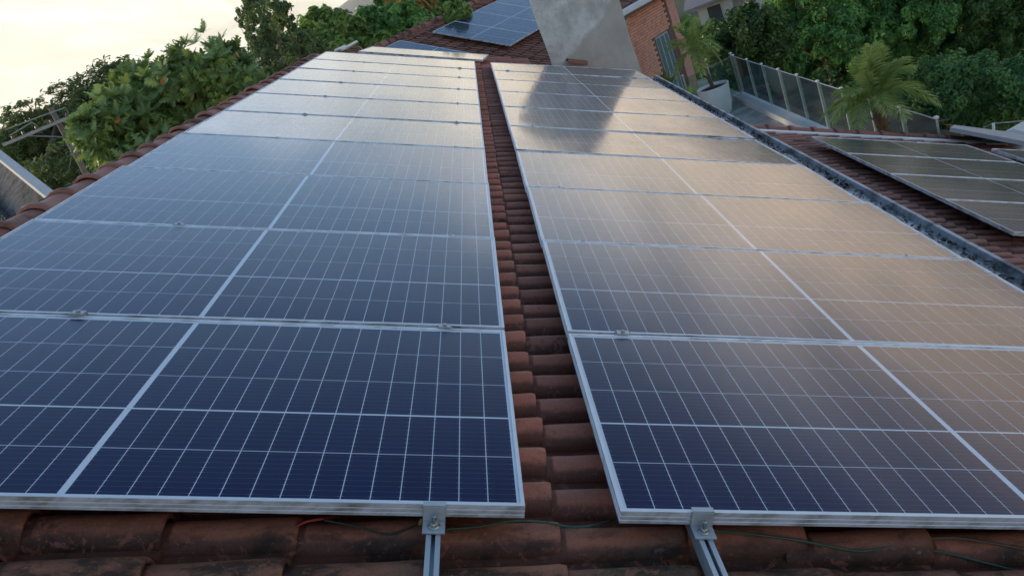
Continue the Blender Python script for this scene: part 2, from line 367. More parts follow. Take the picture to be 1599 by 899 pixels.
def tile_field(root, mat, u0, nu, v0, nv, w, choose, limit=300, skip=lambda u, v: False):
    """tiles on the root's own (u, v, w) axes; the chosen ones are objects of their own, the rest one mesh"""
    cells = [(u0 + i * PITCH_U, v0 + j * PITCH_V) for i in range(nu) for j in range(nv)]
    cells = [c for c in cells if not skip(*c)]
    scored = [(choose(*c), k) for k, c in enumerate(cells)]
    pick = {k for s, k in sorted([x for x in scored if x[0] is not None])[:limit]}
    J, rz, rx = jit(len(cells)); meshes = tile_meshes(mat); rest = []
    for k, (u, v) in enumerate(cells):
        M = T(u + J[k, 0], v + J[k, 1], w + J[k, 2]) @ Matrix.Rotation(rz[k], 4, 'Z') @ Matrix.Rotation(rx[k], 4, 'Y')
        if k in pick: link('roof_tile', meshes[k % 4], root, M)
        else: rest.append(np.array(M))
    if rest:
        A = np.array(rest); H = np.concatenate([TV, np.ones((len(TV), 1))], 1)
        V = np.einsum('nij,kj->nki', A, H)[..., :3].reshape(-1, 3)
        F = (TF[None] + np.arange(len(A))[:, None, None] * len(TV)).reshape(-1, 4)
        stuff(link('roof_tiles', npmesh('roof_tiles', V, F, mat, tint=np.repeat(RNG.random(len(A)), len(TV)), smooth=True, grime_shade=np.tile(TG, len(A))), root))
def ridge_cap_mesh(mat, length=0.40, rad=0.105, k=0):
    """half-round cap with a thick collar at its near end, laid along y"""
    seg = 9; st = [(0.0, 1.14), (0.035, 1.22), (0.075, 1.14), (0.10, 1.0), (length * 0.7, 0.93), (length + 0.05, 0.86)]
    V = []; F = []
    for y, s in st:
        for i in range(seg):
            a = math.pi * (i / (seg - 1)); V.append((math.cos(a) * rad * s * 1.05, y, math.sin(a) * rad * s * (0.80 + 0.02 * math.sin(k + y * 20)) - 0.03))
    for j in range(len(st) - 1):
        for i in range(seg - 1): F.append((j * seg + i, j * seg + i + 1, (j + 1) * seg + i + 1, (j + 1) * seg + i))
    b = len(V); V += [(x * 0.86, y + 0.002, (z + 0.03) * 0.84 - 0.03) for x, y, z in V[:seg]]
    F += [(i + 1, i, b + i, b + i + 1) for i in range(seg - 1)]
    return npmesh('ridge_tile', np.array(V), np.array(F), mat, smooth=True)
def ridge_row(root, u, v0, n, w, pitch, mat, axis=0.0, scale=1.0):
    ms = [ridge_cap_mesh(mat, pitch, 0.105 * scale, k) for k in range(3)]
    for k in range(n):
        M = T(u + random.gauss(0, .004), v0 + k * pitch, w + random.gauss(0, .004)) @ Matrix.Rotation(random.gauss(0, .02) + axis, 4, 'Z')
        link('ridge_tile', ms[k % 3], root, M)
def ridge_row_u(root, v, u0, n, w, pitch, mat, scale=1.0):
    ms = [ridge_cap_mesh(mat, pitch, 0.105 * scale, k) for k in range(3)]
    for k in range(n):
        link('ridge_tile', ms[k % 3], root, T(u0 + k * pitch, v + random.gauss(0, .004), w) @ Matrix.Rotation(R(-90) + random.gauss(0, .02), 4, 'Z'))

W, D, PV = 2.187, 1.109, 1.122
WB = -0.157                                       # foot of the tile rolls below the panel tops
V_NEAR = 0.08 - 0.015 - 0.061 - 6 * PITCH_V
U_SEAM = 2.275 - 0.378 - 7 * PITCH_U             # a lower lip falls at u = 2.275
house = thing('tiled_house', 'house whose red clay tile roof carries the two long rows of solar panels', 'house', ROOF)
def main_pick(u, v):
    p = seen(rp(u + .19, v + .06, -.11), 30)
    if p is None: return None
    under_l = 0.02 < u + .02 < W and u + .33 < W - .02; under_r = u > 2.44
    if v > 0.16 and (under_l or under_r) and u > 0.0: return None
    if v > 7.5: return None
    return p[2]
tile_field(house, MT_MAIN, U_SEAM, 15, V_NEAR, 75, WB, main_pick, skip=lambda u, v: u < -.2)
mb = MB(); mb.box((-0.42, -1.2, -0.24), (4.60, 11.55, -0.180)); obj('roof_deck', mb, MUNDER, house)
mb = MB(); mb.box((-.225, -1.1, -.22), (-.02, 11.5, -.118), bevel=.02); obj('ridge_mortar', mb, simple('old_mortar', (.16, .12, .10), .95, var=.4, scale=9, bump=.4), house)
ridge_row(house, -0.135, 2.19 - 8 * 0.335, 35, -0.075, 0.335, MT_RIDGE, 0.0, .82)
mb = MB(); Mi = ROOF.inverted()
pts = [rp(-.3, 0, -.24), rp(4.5, 0, -.24)]
mb.add([Mi @ Vector(p) for p in [(pts[0].x, -.9, -3.6), (pts[1].x, -.9, -3.6), (pts[1].x, 11.4, -3.6), (pts[0].x, 11.4, -3.6), (pts[0].x, -.9, pts[0].z), (pts[1].x, -.9, pts[1].z), (pts[1].x, 11.4, pts[1].z), (pts[0].x, 11.4, pts[0].z)]],
       [(3, 2, 1, 0), (4, 5, 6, 7), (0, 1, 5, 4), (1, 2, 6, 5), (2, 3, 7, 6), (3, 0, 4, 7)])
obj('wall', mb, MWALL, house)

# ------------------------------------------------------------------ solar panels
def frame_mesh():
    prof = [(0.024, -0.035), (0.0, -0.035), (0.0, -0.0275), (0.0018, -0.0262), (0.0018, -0.0232), (0.0, -0.022), (0.0, -0.0158), (0.0018, -0.0146), (0.0018, -0.0116), (0.0, -0.0104), (0.0, -0.0010), (0.0012, 0.0), (0.0105, 0.0), (0.0115, -0.0030), (0.0115, -0.0042)]
    mb = MB(); V = []; n = len(prof)
    for cx, cy, sx, sy in ((0, 0, 1, 1), (W, 0, -1, 1), (W, D, -1, -1), (0, D, 1, -1)):
        V += [(cx + sx * d, cy + sy * d, z) for d, z in prof]
    F = [(c * n + i, ((c + 1) % 4) * n + i, ((c + 1) % 4) * n + i + 1, c * n + i + 1) for c in range(4) for i in range(n - 1)]
    mb.add(V, F); return mb.mesh('frame', MALU)
CU, CV = 0.06895, 0.2092
def cell_origins():
    o = []
    hp = (W / 2 - 0.018 - 0.008) / 15
    for h in (0, 1):
        for i in range(15):
            u = 0.018 + i * hp + (hp - CU) / 2 if h == 0 else W / 2 + 0.008 + i * hp + (hp - CU) / 2
            v = 0.018
            for j in range(5):
                o.append((u, v)); v += CV + (0.0085 if j == 1 else 0.0030)
    return o
ORI = cell_origins()
QV = np.array([(0, 0, 0), (CU, 0, 0), (CU, CV, 0), (0, CV, 0), (0, 0, -.0006), (CU, 0, -.0006), (CU, CV, -.0006), (0, CV, -.0006)])
QF = np.array([(0, 1, 2, 3), (0, 4, 5, 1), (1, 5, 6, 2), (2, 6, 7, 3), (3, 7, 4, 0)])
QUV = np.array([(0, 0), (1, 0), (1, 1), (0, 1)] + [(0.1, 0.1)] * 16)
cell_me = npmesh('solar_cell', QV, QF, MC, uv=QUV)
def all_cells():
    V = np.concatenate([QV + (u, v, 0) for u, v in ORI]); F = np.concatenate([QF + 8 * k for k in range(len(ORI))])
    return npmesh('solar_cells', V, F, MC, tint=np.repeat(RNG.random(len(ORI)), 8), uv=np.tile(QUV, (len(ORI), 1)))
CELLS = all_cells(); FRAME = frame_mesh()
mb = MB(); mb.add([(.009, .009, -.0036), (W - .009, .009, -.0036), (W - .009, D - .009, -.0036), (.009, D - .009, -.0036), (.009, .009, -.008), (W - .009, .009, -.008), (W - .009, D - .009, -.008), (.009, D - .009, -.008)], [(0, 1, 2, 3), (7, 6, 5, 4), (0, 4, 5, 1), (1, 5, 6, 2), (2, 6, 7, 3), (3, 7, 4, 0)])
BACK = mb.mesh('backing_sheet', MBK)
mb = MB(); mb.box((W / 2 - .06, D - .16, -.026), (W / 2 + .06, D - .06, -.008)); JB = mb.mesh('junction_box', simple('black_plastic', (.02, .02, .02), .5))
def panel(M, label, group=None, single=False):
    t = thing('solar_panel', label, 'solar panel', M, group)
    link('frame', FRAME, t); link('backing_sheet', BACK, t); link('junction_box', JB, t)
    if single:
        for u, v in ORI: link('solar_cell', cell_me, t, T(u, v, -.00345))
    else: stuff(link('solar_cells', CELLS, t, T(0, 0, -.00345)))
    return t
ORD = ['nearest', 'second', 'third', 'fourth', 'fifth', 'sixth', 'seventh', 'eighth', 'ninth', 'farthest']
random.seed(5)
U_R = 2.421
LIFT = [(0.011, -0.002), (-.003, .003), (-.006, .006), (-.009, .009), (.005, -.003)] + [(.001, .001)] * 5
def tilted(u, v, lift, tx=0.16, ty=0.14):
    a = math.atan2(lift[1] - lift[0], D) + R(random.gauss(0, tx)); b = R(random.gauss(0, ty))
    return T(u, v, lift[0]) @ T(W / 2, 0, 0) @ Matrix.Rotation(a, 4, 'X') @ Matrix.Rotation(b, 4, 'Y') @ T(-W / 2, 0, 0)
for k in range(10):
    ll = ('nearest solar panel of the left row, deep navy with white cell grid' if k == 0 else
          '%s solar panel from the viewer in the left row, %s' % (ORD[k], 'navy blue' if k < 3 else ('hazy blue with sky glare' if k < 6 else 'washed out pale by sky glare')))
    lr = ('nearest solar panel of the right row, its corner beside the tile gap' if k == 0 else
          '%s solar panel from the viewer in the right row, %s' % (ORD[k], 'grey to tan with cloud glare' if k < 6 else 'mirroring the concrete chimney'))
    panel(ROOF @ tilted(0, k * PV, LIFT[k]), ll, 'solar panels in the left row on the roof', k < 3)
    panel(ROOF @ tilted(U_R, k * PV, LIFT[k]), lr, 'solar panels in the right row on the roof', k < 3)
panel(ROOF @ T(.18, 13.64, -.18) @ Matrix.Rotation(R(-7), 4, 'Z'), 'pale solar panel set apart just beyond the far end of the left row', 'solar panels beyond the left row')
for k in range(4):
    panel(ROOF @ T(6.735, 9.40 - D - k * PV, -.56), ['farthest', 'second farthest', 'second nearest', 'nearest'][k] + ' dark solar panel in the column on the lower roof right of the gutter', 'dark solar panels on the lower roof')
for k in range(1):
    panel(ROOF @ T(9.17, 9.22 - D - k * PV, -.56), 'dark solar panel cut off by the right edge, right of the lower roof column')

# ------------------------------------------------------------------ rails with their clamps
def rail(u, v0, v1, w, label, clamps, end=True, group='aluminium mounting rails under the panels'):
    t = thing('mounting_rail', label, 'mounting rail', ROOF @ T(u, 0, w), group)
    h, s = 0.042, 0.017
    poly = [(-s, -h), (s, -h), (s, 0), (.0055, 0), (.0055, -.012), (.0105, -.012), (.0105, -.021), (-.0105, -.021), (-.0105, -.012), (-.0055, -.012), (-.0055, 0), (-s, 0)]
    # solid rail walls as convex pieces: two lips, two sides, floor
    m = MB()
    m.prism([(-s, -h), (-.0105, -h), (-.0105, -.0), (-s, -.0)], v0, v1); m.prism([(.0105, -h), (s, -h), (s, 0), (.0105, 0)], v0, v1)
    m.prism([(-.0105, -h), (.0105, -h), (.0105, -.021), (-.0105, -.021)], v0 + .0005, v1 - .0005)
    m.prism([(-.0104, -.009), (-.005, -.009), (-.005, -.0004), (-.0104, -.0004)], v0 + .0005, v1 - .0005); m.prism([(.005, -.009), (.0104, -.009), (.0104, -.0004), (.005, -.0004)], v0 + .0005, v1 - .0005)
    obj('channel', m, MALU2, t)
    if end:
        top = -w + .0045 + .010
        c = MB(); a = .027
        c.prism([(-.040, .0012), (-.004, .0012), (-.004, .0062), (-.040, .0062)], -a, a, Matrix.Rotation(R(90), 4, 'Z') @ Matrix.Scale(1, 4))
        c = MB()
        # foot, upright and hook of the end clamp
        c.box((-a, -.052, .001), (a, -.0026, .0065), bevel=.0008); c.box((-a, -.0075, .0066), (a, -.0026, top - .0046), bevel=.0008); c.box((-a, -.0075, top - .0045), (a, .010, top), bevel=.0008)
        e = obj('end_clamp', c, MALU2, t)
        b = MB(); b.lathe([(.0155, 0), (.0155, .0022)], 16, (0, -.028, .0066)); b.lathe([(.0105, .0023), (.0112, .003), (.0112, .0105), (.0098, .0115)], 6, (0, -.028, .0066)); b.lathe([(.0055, .0116), (.0055, .027), (.0045, .029)], 10, (0, -.028, .0066))
        obj('bolt', b, MSTEEL, e)
    for vc in clamps:
        c = MB(); top = -w + .0042
        c.box((-.022, -.016, top - .0030), (.022, .016, top - .0008), bevel=.0006); c.box((-.030, -.0085, .001), (.030, -.0055, top - .0041)); c.box((-.030, .0055, .001), (.030, .0085, top - .0041))
        e = obj('mid_clamp', c, MALU2, t, T(0, vc, 0))
        b = MB(); b.lathe([(.0075, 0), (.0080, .001), (.0080, .0055), (.007, .0065)], 6, (0, 0, top - .0006)); obj('bolt', b, MSTEEL, e)
    return t
MIDS = [k * PV - .0065 for k in range(1, 10)]
rail(1.969, -.62, 11.4, -.036, 'aluminium mounting rail running toward the viewer beside the tile gap, left row', MIDS)
rail(0.676, -.62, 11.4, -.036, 'aluminium mounting rail under the ridge side of the left row, clamps in view', MIDS)
rail(2.625, -.62, 11.4, -.036, 'aluminium mounting rail jutting out at the corner of the right row', MIDS)
rail(4.285, -.62, 11.4, -.036, 'aluminium mounting rail under the gutter side of the right row', MIDS)
for u in (7.25, 8.4): rail(u, 3.0, 9.7, -.596, 'mounting rail under the dark panels of the lower roof, %s side' % ('gutter' if u < 8 else 'far'), [], False, 'mounting rails on the lower roof')

# ------------------------------------------------------------------ gutter
gut = thing('roof_gutter', 'grey metal gutter full of dark wet leaves along the right row of panels', 'gutter', ROOF)
m = MB()
for (x0, z0), (x1, z1) in (((4.50, -.135), (4.640, -.135)), ((4.640, -.135), (4.652, -.150)), ((4.652, -.150), (5.000, -.138)), ((5.000, -.138), (5.006, -.097)), ((5.006, -.097), (5.034, -.092)), ((5.034, -.092), (5.036, -.125))):
    dx, dz = x1 - x0, z1 - z0; l = math.hypot(dx, dz); nx, nz_ = -dz / l * .0012, dx / l * .0012
    m.prism([(x0 + nx, z0 + nz_), (x1 + nx, z1 + nz_), (x1 - nx, z1 - nz_), (x0 - nx, z0 - nz_)], -1.5, 11.6)
mg = Mat('dull_gutter_zinc'); st = mg.ramp(mg.noise(5, 7, .65), .42, .66)
mg.set(Base_Color=mg.mix(st, (0.46, 0.475, 0.50), (0.10, 0.105, 0.115)), Metallic=0.35, Roughness=0.5); mg.bump(mg.noise(30, 4), .2, .004)
obj('channel', m, mg.m, gut)
def debris():
    n = 2400; V = []; F = []; tn = []
    for k in range(n):
        v = RNG.uniform(-1, 11.4); dens = 0.5 + 0.5 * math.sin(v * 2.3) * math.sin(v * 0.9 + 1)
        if RNG.random() > .35 + .65 * dens: continue
        u = np.clip(4.985 - abs(RNG.normal(0, .075)), 4.70, 4.990); s = RNG.uniform(.008, .028); a = RNG.uniform(0, 6.28)
        z = -.136 + abs(RNG.normal(0, .008)) * (0.6 + dens); e = np.array([math.cos(a), math.sin(a), RNG.normal(0, .4)]); g = np.array([-math.sin(a), math.cos(a), RNG.normal(0, .5)])
        c = np.array([u, v, z + .006]); b = len(V)
        V += [c - e * s, c + g * s * .45, c + e * s, c - g * s * .45]; F.append((b, b + 1, b + 2, b + 3)); tn += [RNG.random()] * 4
    md = Mat('rotting_leaves'); md.set(Base_Color=md.mix(md.n('ShaderNodeAttribute', attribute_name='tint').outputs['Fac'], (.025, .022, .020), (.11, .085, .07)), Roughness=.6)
    stuff(link('rotting_leaves', npmesh('rotting_leaves', np.array(V), np.array(F), md.m, tint=tn), gut))
debris()

# ------------------------------------------------------------------ rear part of the roof (under the separate panel), lower roof on the right
rear = thing('rear_roof', 'small red tiled roof section behind the far end of the left row of panels', 'roof', ROOF)
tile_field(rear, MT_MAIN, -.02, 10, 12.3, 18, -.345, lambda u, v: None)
m = MB(); m.box((-.1, 12.2, -.60), (3.3, 15.4, -.37)); obj('roof_deck', m, MUNDER, rear)
ridge_row(rear, -.02, 12.3, 9, -.29, .335, MT_RIDGE)
m = MB(); p0, p1 = rp(-.05, 0, -.6), rp(3.2, 0, -.6)
m.add([Mi @ Vector(p) for p in [(p0.x, 12.4, -3.6), (p1.x, 12.4, -3.6), (p1.x, 15.2, -3.6), (p0.x, 15.2, -3.6), (p0.x, 12.4, p0.z), (p1.x, 12.4, p1.z), (p1.x, 15.2, p1.z), (p0.x, 15.2, p0.z)]], [(3, 2, 1, 0), (4, 5, 6, 7), (0, 1, 5, 4), (1, 2, 6, 5), (2, 3, 7, 6), (3, 0, 4, 7)])
obj('wall', m, MWALL, rear)
for a, b, lab in (((534, 78), (557, 65.5), 'longer white tube sticking out past the ridge at the far end of the left row'), ((524, 79), (539, 73), 'short white tube end at the far left corner of the left row of panels')):
    m = MB(); m.tube([at(*a, 13.6), at(*b, 14.4)], .022, 10); tag(obj('metal_tube', m, MWHITE), lab, 'tube')

low = thing('lower_tiled_house', 'house with cleaner red tile roof right of the gutter, carrying dark panels', 'house', ROOF)
LW = -.76
def low_pick(u, v):
    p = seen(rp(u + .19, v + .06, LW + .05), 0)
    if p is None or u < 5.2 or u > 9.3: return None
    if 6.75 < u and u + .33 < 8.9 and v < 9.2 and v + .1 > 3.5: return None
    return p[2]
tile_field(low, MT_LOW, 4.62, 27, -1.0, 67, LW, low_pick)
m = MB(); m.box((4.66, -1.0, LW - .09), (13.3, 10.62, LW - .02)); obj('roof_deck', m, MUNDER, low)
ridge_row_u(low, 11.06, 4.9, 24, LW + .03, .36, MT_LOW, .85)
m = MB(); m.box((4.7, 10.62, LW - .10), (13.3, 11.13, LW - .005)); obj('verge_mortar', m, simple('reddish_mortar', (.30, .17, .13), .9, var=.25), low)
m = MB(); m.box((4.7, 10.46, LW + .045), (13.3, 10.62, LW + .075)); obj('flashing', m, MWHITE, low)
m = MB(); p0, p1 = rp(5.0, 0, LW - .1), rp(13.1, 0, LW - .1)
m.add([Mi @ Vector(p) for p in [(p0.x, -.8, -9), (p1.x, -.8, -9), (p1.x, 10.9, -9), (p0.x, 10.9, -9), (p0.x, -.8, p0.z), (p1.x, -.8, p1.z), (p1.x, 10.9, p1.z), (p0.x, 10.9, p0.z)]], [(3, 2, 1, 0), (4, 5, 6, 7), (0, 1, 5, 4), (1, 2, 6, 5), (2, 3, 7, 6), (3, 0, 4, 7)])
obj('wall', m, MWALL, low)

# ------------------------------------------------------------------ chimney
mp_, kc = m_plaster('rough_cement_render', (.80, .79, .70))
sepp = mp_.n('ShaderNodeSeparateXYZ'); mp_.t.links.new(mp_.objc(), sepp.inputs[0])
damp = mp_.math('SUBTRACT', sepp.outputs[2], mp_.math('MULTIPLY_ADD', sepp.outputs[0], .55, 0.02))       # a newer, browner render patch low on the right
damp = mp_.math('ADD', damp, mp_.math('MULTIPLY_ADD', mp_.noise(3.0, 5), .34, -.17))
kc = mp_.mix(mp_.math('MULTIPLY', mp_.math('SUBTRACT', 1.0, mp_.ramp(damp, -.04, .06)), .75), kc, mp_.mix(mp_.noise(5, 6), (.50, .44, .35), (.62, .56, .45)))
mp_.set(Base_Color=kc)
CHM = T(3.09, 11.9, 4.42) @ Matrix.Rotation(R(-4.5), 4, 'Z')
chim = thing('chimney', 'massive grey cement rendered chimney rising behind the right row of panels', 'chimney', CHM)
m = MB(); nz_, nx_ = 9, 7; Vc = []
ring = [(1.29 * i / 6, 0) for i in range(7)] + [(1.29, .9 * i / 4) for i in range(1, 5)] + [(1.29 - 1.29 * i / 6, .9) for i in range(1, 7)] + [(0, .9 - .9 * i / 4) for i in range(1, 4)]
zs = [-7.5, -1.2, -.6, -.3, 0, .2, .4, .6, .8, 1.0, 1.18, 1.20]
for z in zs:
    sc_ = .985 if z == zs[-1] else 1
    for x, y in ring:
        w_ = .008; Vc.append(((x - .645) * sc_ + .645 + w_ * math.sin(z * 5 + x * 3), (y - .45) * sc_ + .45 + w_ * math.sin(z * 4 + x * 6 + y), z + .004 * math.sin(x * 9)))
nr = len(ring); Fc = [(j * nr + i, j * nr + (i + 1) % nr, (j + 1) * nr + (i + 1) % nr, (j + 1) * nr + i) for j in range(len(zs) - 1) for i in range(nr)] + [tuple(range((len(zs) - 1) * nr, len(zs) * nr))]
m.add(Vc, Fc); obj('shaft', m, mp_.m, chim)
m = MB(); m.box((-.02, -.02, 1.203), (1.31, .92, 1.25), bevel=.012); obj('cap_slab', m, MCONC, chim)
m = MB()
m.add([(.02, -.16, .10), (.46, -.16, .06), (.52, .004, .30), (.02, .004, .22), (.02, -.16, -.4), (.46, -.16, -.4), (.52, .004, -.4), (.02, .004, -.4)], [(3, 2, 1, 0)[::-1], (4, 5, 6, 7)[::-1], (0, 1, 5, 4)[::-1], (1, 2, 6, 5)[::-1], (2, 3, 7, 6)[::-1], (3, 0, 4, 7)[::-1]])
tag(link('broken_tile', npmesh('broken_tile', TV * (.85, 1.1, .9), TF, MT_RIDGE, smooth=True), None, T(3.34, 11.74, 4.53) @ Matrix.Rotation(SLOPE + R(8), 4, 'Y') @ Matrix.Rotation(R(12), 4, 'Z')), 'loose red clay tile leaning at the foot of the chimney', 'tile')

# ------------------------------------------------------------------ back house: turned roof with two panel groups, brick wall below
AZ, SL2 = 0.5554, 0.4259
ridge = Vector((math.sin(AZ), math.cos(AZ), 0)); perp = Vector((math.cos(AZ), -math.sin(AZ), 0)); down = perp * math.cos(SL2) - Vector((0, 0, math.sin(SL2))); nrm = down.cross(ridge)
Q0 = Vector((1.04, 20.472, 5.3))
BM = Matrix((( down.x, ridge.x, nrm.x, Q0.x), (down.y, ridge.y, nrm.y, Q0.y), (down.z, ridge.z, nrm.z, Q0.z), (0, 0, 0, 1)))
bh = thing('back_house', 'brick house behind the chimney with a turned red tile roof carrying blue panels', 'house', BM)
def back_pick(u, v):
    p = seen(BM @ Vector((u + .19, v + .06, -.15)), 0)
    if p is None or (u > -.1 and u + .3 < 2.2 and 0 < v < 4.4) or p[0] > 990 or p[1] > 100: return None
    return p[2]
tile_field(bh, MT_BACK, -.78, 13, -4.0, 76, -.21, back_pick)
m = MB(); m.box((-.78, -4, -.30), (3.42, 9.1, -.225)); obj('roof_deck', m, MUNDER, bh)
ridge_row(bh, -.74, -4, 39, -.13, .335, MT_BACK)
m = MB(); m.box((3.40, -3.9, -.36), (3.66, 9.0, -.22)); m.box((3.62, -3.9, -.22), (3.66, 9.0, -.16)); obj('eave_gutter', m, simple('pale_zinc', (.62, .66, .70), .45, .3, .15, 3), bh)
for k in range(4):
    panel(BM @ T(0, k * PV, 0), ['nearest', 'second', 'third', 'farthest'][k] + ' blue solar panel of the block on the roof left of the chimney', 'blue solar panels on the back roof')
panel(BM @ T(-.30, -1.02 - D, 0), 'dark blue solar panel low on the back roof, half hidden by the pale one', 'blue solar panels on the back roof')
def m_brick(name, a, b):
    m = Mat(name); c = m.mix(m.tint(), a, b); c = m.mix(m.math('MULTIPLY', m.ramp(m.noise(8, 6), .45, .75), .45), c, (.30, .13, .09)); m.set(Base_Color=c, Roughness=.9); m.bump(m.noise(60, 4), .4, .006); return m.m
MBR = m_brick('pink_brick', (.68, .29, .18), (.78, .40, .27))
WAZ = R(42); WM = T(5.05, 21.30, .60) @ Matrix.Rotation(R(90) - WAZ, 4, 'Z')        # x along the wall away from the viewer, y into the house
WMi = BM.inverted() @ WM
LEN, HT = 4.12, 3.12; DX0, DX1, DZ = 2.62, 3.40, 2.16
m = MB(); m.box((-1.6, .012, -3.6), (DX0, .22, HT), WMi); m.box((DX1, .012, -3.6), (LEN - .002, .22, HT), WMi); m.box((DX0 + .001, .012, DZ), (DX1 - .001, .22, HT - .001), WMi); m.box((LEN - .22, .221, -3.6), (LEN - .002, 5.2, HT - .001), WMi)
obj('wall', m, simple('mortar', (.17, .105, .08), .95), bh)
bmsh = MB(); bmsh.box((0, 0, 0), (.228, .03, .062), bevel=.004); brick_me = bmsh.mesh('brick', MBR); bl = []
for j in range(41):
    z = .006 + j * .0755; off = .119 if j % 2 else 0
    for i in range(-7, 17):
        x = off + i * .2385
        if x < -1.5 or x + .228 > LEN - .44 or z + .062 > HT: continue
        if z < DZ + .02 and x + .228 > DX0 - .01 and x < DX1 + .01: continue
        p = seen(WM @ Vector((x, 0, z)), 0); bl.append(((p[2] if p and p[0] > 955 else 1e9) + RNG.random() * .01, x, z))
bl.sort(); rest = MB()
for k, (s_, x, z) in enumerate(bl):
    M = WMi @ T(x + random.gauss(0, .003), random.gauss(-.014, .003), z)
    if k < 300 and s_ < 1e8: link('brick', brick_me, bh, M)
    else: rest.add([M @ v.co for v in brick_me.vertices], [tuple(p.vertices) for p in brick_me.polygons])
stuff(obj('bricks', rest, MBR, bh))
m = MB(); m.box((LEN - .43, -.025, -.0), (LEN + .02, .011, HT - .002), WMi, .006); obj('corner_pier', m, m_brick('smeared_pink_render', (.60, .30, .22), (.68, .37, .28)), bh)
m = MB(); m.box((-1.6, -.30, HT + .001), (LEN + .1, .24, HT + .17), WMi); obj('eave_board', m, simple('brown_fascia', (.20, .115, .085), .8, var=.3), bh)
m = MB(); m.box((-1.6, -.44, HT + .10), (LEN + .1, -.302, HT + .26), WMi, .02); obj('wall_gutter', m, simple('pale_zinc_trim', (.66, .70, .74), .45, .2, .12, 3), bh)
MDF = simple('pale_teal_frame', (.33, .44, .45), .45, 0, .1)
dr = MB()
for x in (DX0 + .002, DX0 + .255, DX0 + .505, DX1 - .052): dr.box((x, .03, 0), (x + .05, .09, DZ - .002), WMi)
dr.box((DX0 + .053, .032, DZ - .06), (DX1 - .053, .088, DZ - .003), WMi); dr.box((DX0 + .053, .032, .9), (DX1 - .053, .088, .95), WMi)
dfr = obj('glazed_door', dr, MDF, bh)
MG = m_glass(); mpg = Mat('dim_door_glass'); mpg.set(Base_Color=(.16, .22, .22), Roughness=.08)
for a, b in ((DX0 + .054, DX0 + .253), (DX0 + .307, DX0 + .503), (DX0 + .557, DX1 - .054)):
    p = MB(); p.box((a, .05, .001), (b, .062, DZ - .062), WMi); obj('pane', p, mpg.m, dfr)

# ------------------------------------------------------------------ terrace with coping, balustrade, pots
TZ = .60; BX = 8.35
m = MB(); m.box((4.4, 11.25, -9), (BX + .12, 26.0, TZ)); mt = Mat('stained_concrete_floor'); mt.set(Base_Color=mt.mix(mt.ramp(mt.noise(1.6, 6), .35, .65), (.27, .27, .25), (.50, .50, .47)), Roughness=.85)
ter = tag(obj('terrace', m, mt.m), 'grey concrete terrace between the brick house and the glass balustrade', 'terrace')
m = MB(); m.box((BX - .26, 11.26, TZ + .001), (BX + .13, 21.75, TZ + .15), bevel=.008); obj('coping', m, simple('pale_stone_coping', (.52, .55, .56), .7, var=.2, scale=2), ter)
m = MB(); m.box((BX - .255, 11.27, TZ - .25), (BX - .235, 21.7, TZ + .06)); obj('kerb_face', m, simple('brown_stone', (.22, .18, .145), .9, var=.3), ter)
bal = thing('glass_balustrade', 'green tinted glass balustrade with slim steel posts along the terrace edge', 'balustrade', T(BX, 0, TZ + .15))
YS = [21.55 - 1.172 * k for k in range(10)]
for k, y in enumerate(YS):
    p = MB(); p.box((-.012, y - .016, .001), (.012, y + .016, 1.05)); po = obj('post', p, MALU2, bal)
    c = MB(); c.box((-.028, y - .034, 1.0505), (.028, y + .034, 1.092), bevel=.006); obj('post_cap', c, MWHITE, po)
    if k < 9:
        g = MB(); g.box((-.005, y - 1.172 + .030, .05), (.005, y - .030, 1.03)); obj('glass_pane', g, MG, bal)
        g = MB(); g.box((-.007, y - 1.172 + .024, 1.034), (.007, y - .024, 1.046)); obj('top_rail', g, MALU2, bal)
b2 = thing('glass_balustrade', 'short glass balustrade with two slim posts behind the potted palm', 'balustrade', T(BX, 21.6, TZ + .15) @ Matrix.Rotation(R(200), 4, 'Z'))
for x in (.05, .85, 1.65):
    p = MB(); p.box((x - .018, -.02, .001), (x + .018, .02, 1.12)); po = obj('post', p, MALU2, b2); c = MB(); c.box((x - .028, -.03, 1.121), (x + .028, .03, 1.16), bevel=.006); obj('post_cap', c, MWHITE, po)
for x in (.08, .88): g = MB(); g.box((x, -.005, .05), (x + .74, .005, 1.05)); obj('glass_pane', g, MG, b2)
pot = thing('planter_pot', 'large white round planter on the terrace holding a small palm', 'planter', T(7.42, 20.75, TZ))
m = MB(); m.lathe([(.30, .0), (.335, .06), (.375, .30), (.41, .62), (.425, .78), (.428, .80), (.405, .80), (.395, .74), (.39, .70)], 36, close=False); obj('shell', m, MWHITE, pot)
m = MB(); m.lathe([(.392, .68), (.392, .72), (.2, .735), (.02, .74)], 24); obj('soil', m, simple('dark_potting_soil', (.05, .032, .024), .95, var=.4, scale=30), pot)

# ------------------------------------------------------------------ plants
def leaf_cloud(P, Nrm, size, asp=0.55, fold=0.15, droop=0.0, tint=None):
    """folded diamond leaves at P, lying across Nrm"""
    n = len(P); r = RNG.normal(0, 1, (n, 3)); e = np.cross(Nrm, r); e /= np.linalg.norm(e, axis=1, keepdims=True) + 1e-9
    g = np.cross(Nrm, e); s = size[:, None]
    e = e - np.array([0, 0, droop]); e /= np.linalg.norm(e, axis=1, keepdims=True)
    V = np.stack([P - e * s * .5, P + g * s * asp * .5 + Nrm * s * fold - e * s * .05, P + e * s * .5, P - g * s * asp * .5 + Nrm * s * fold - e * s * .05], 1).reshape(-1, 3)
    b = np.arange(n)[:, None] * 4; F = np.concatenate([b + [0, 1, 2], b + [0, 2, 3]])
    t = RNG.random(n) if tint is None else tint
    return V, F, np.repeat(t, 4)
def unit(v): return v / (np.linalg.norm(v, axis=-1, keepdims=True) + 1e-9)
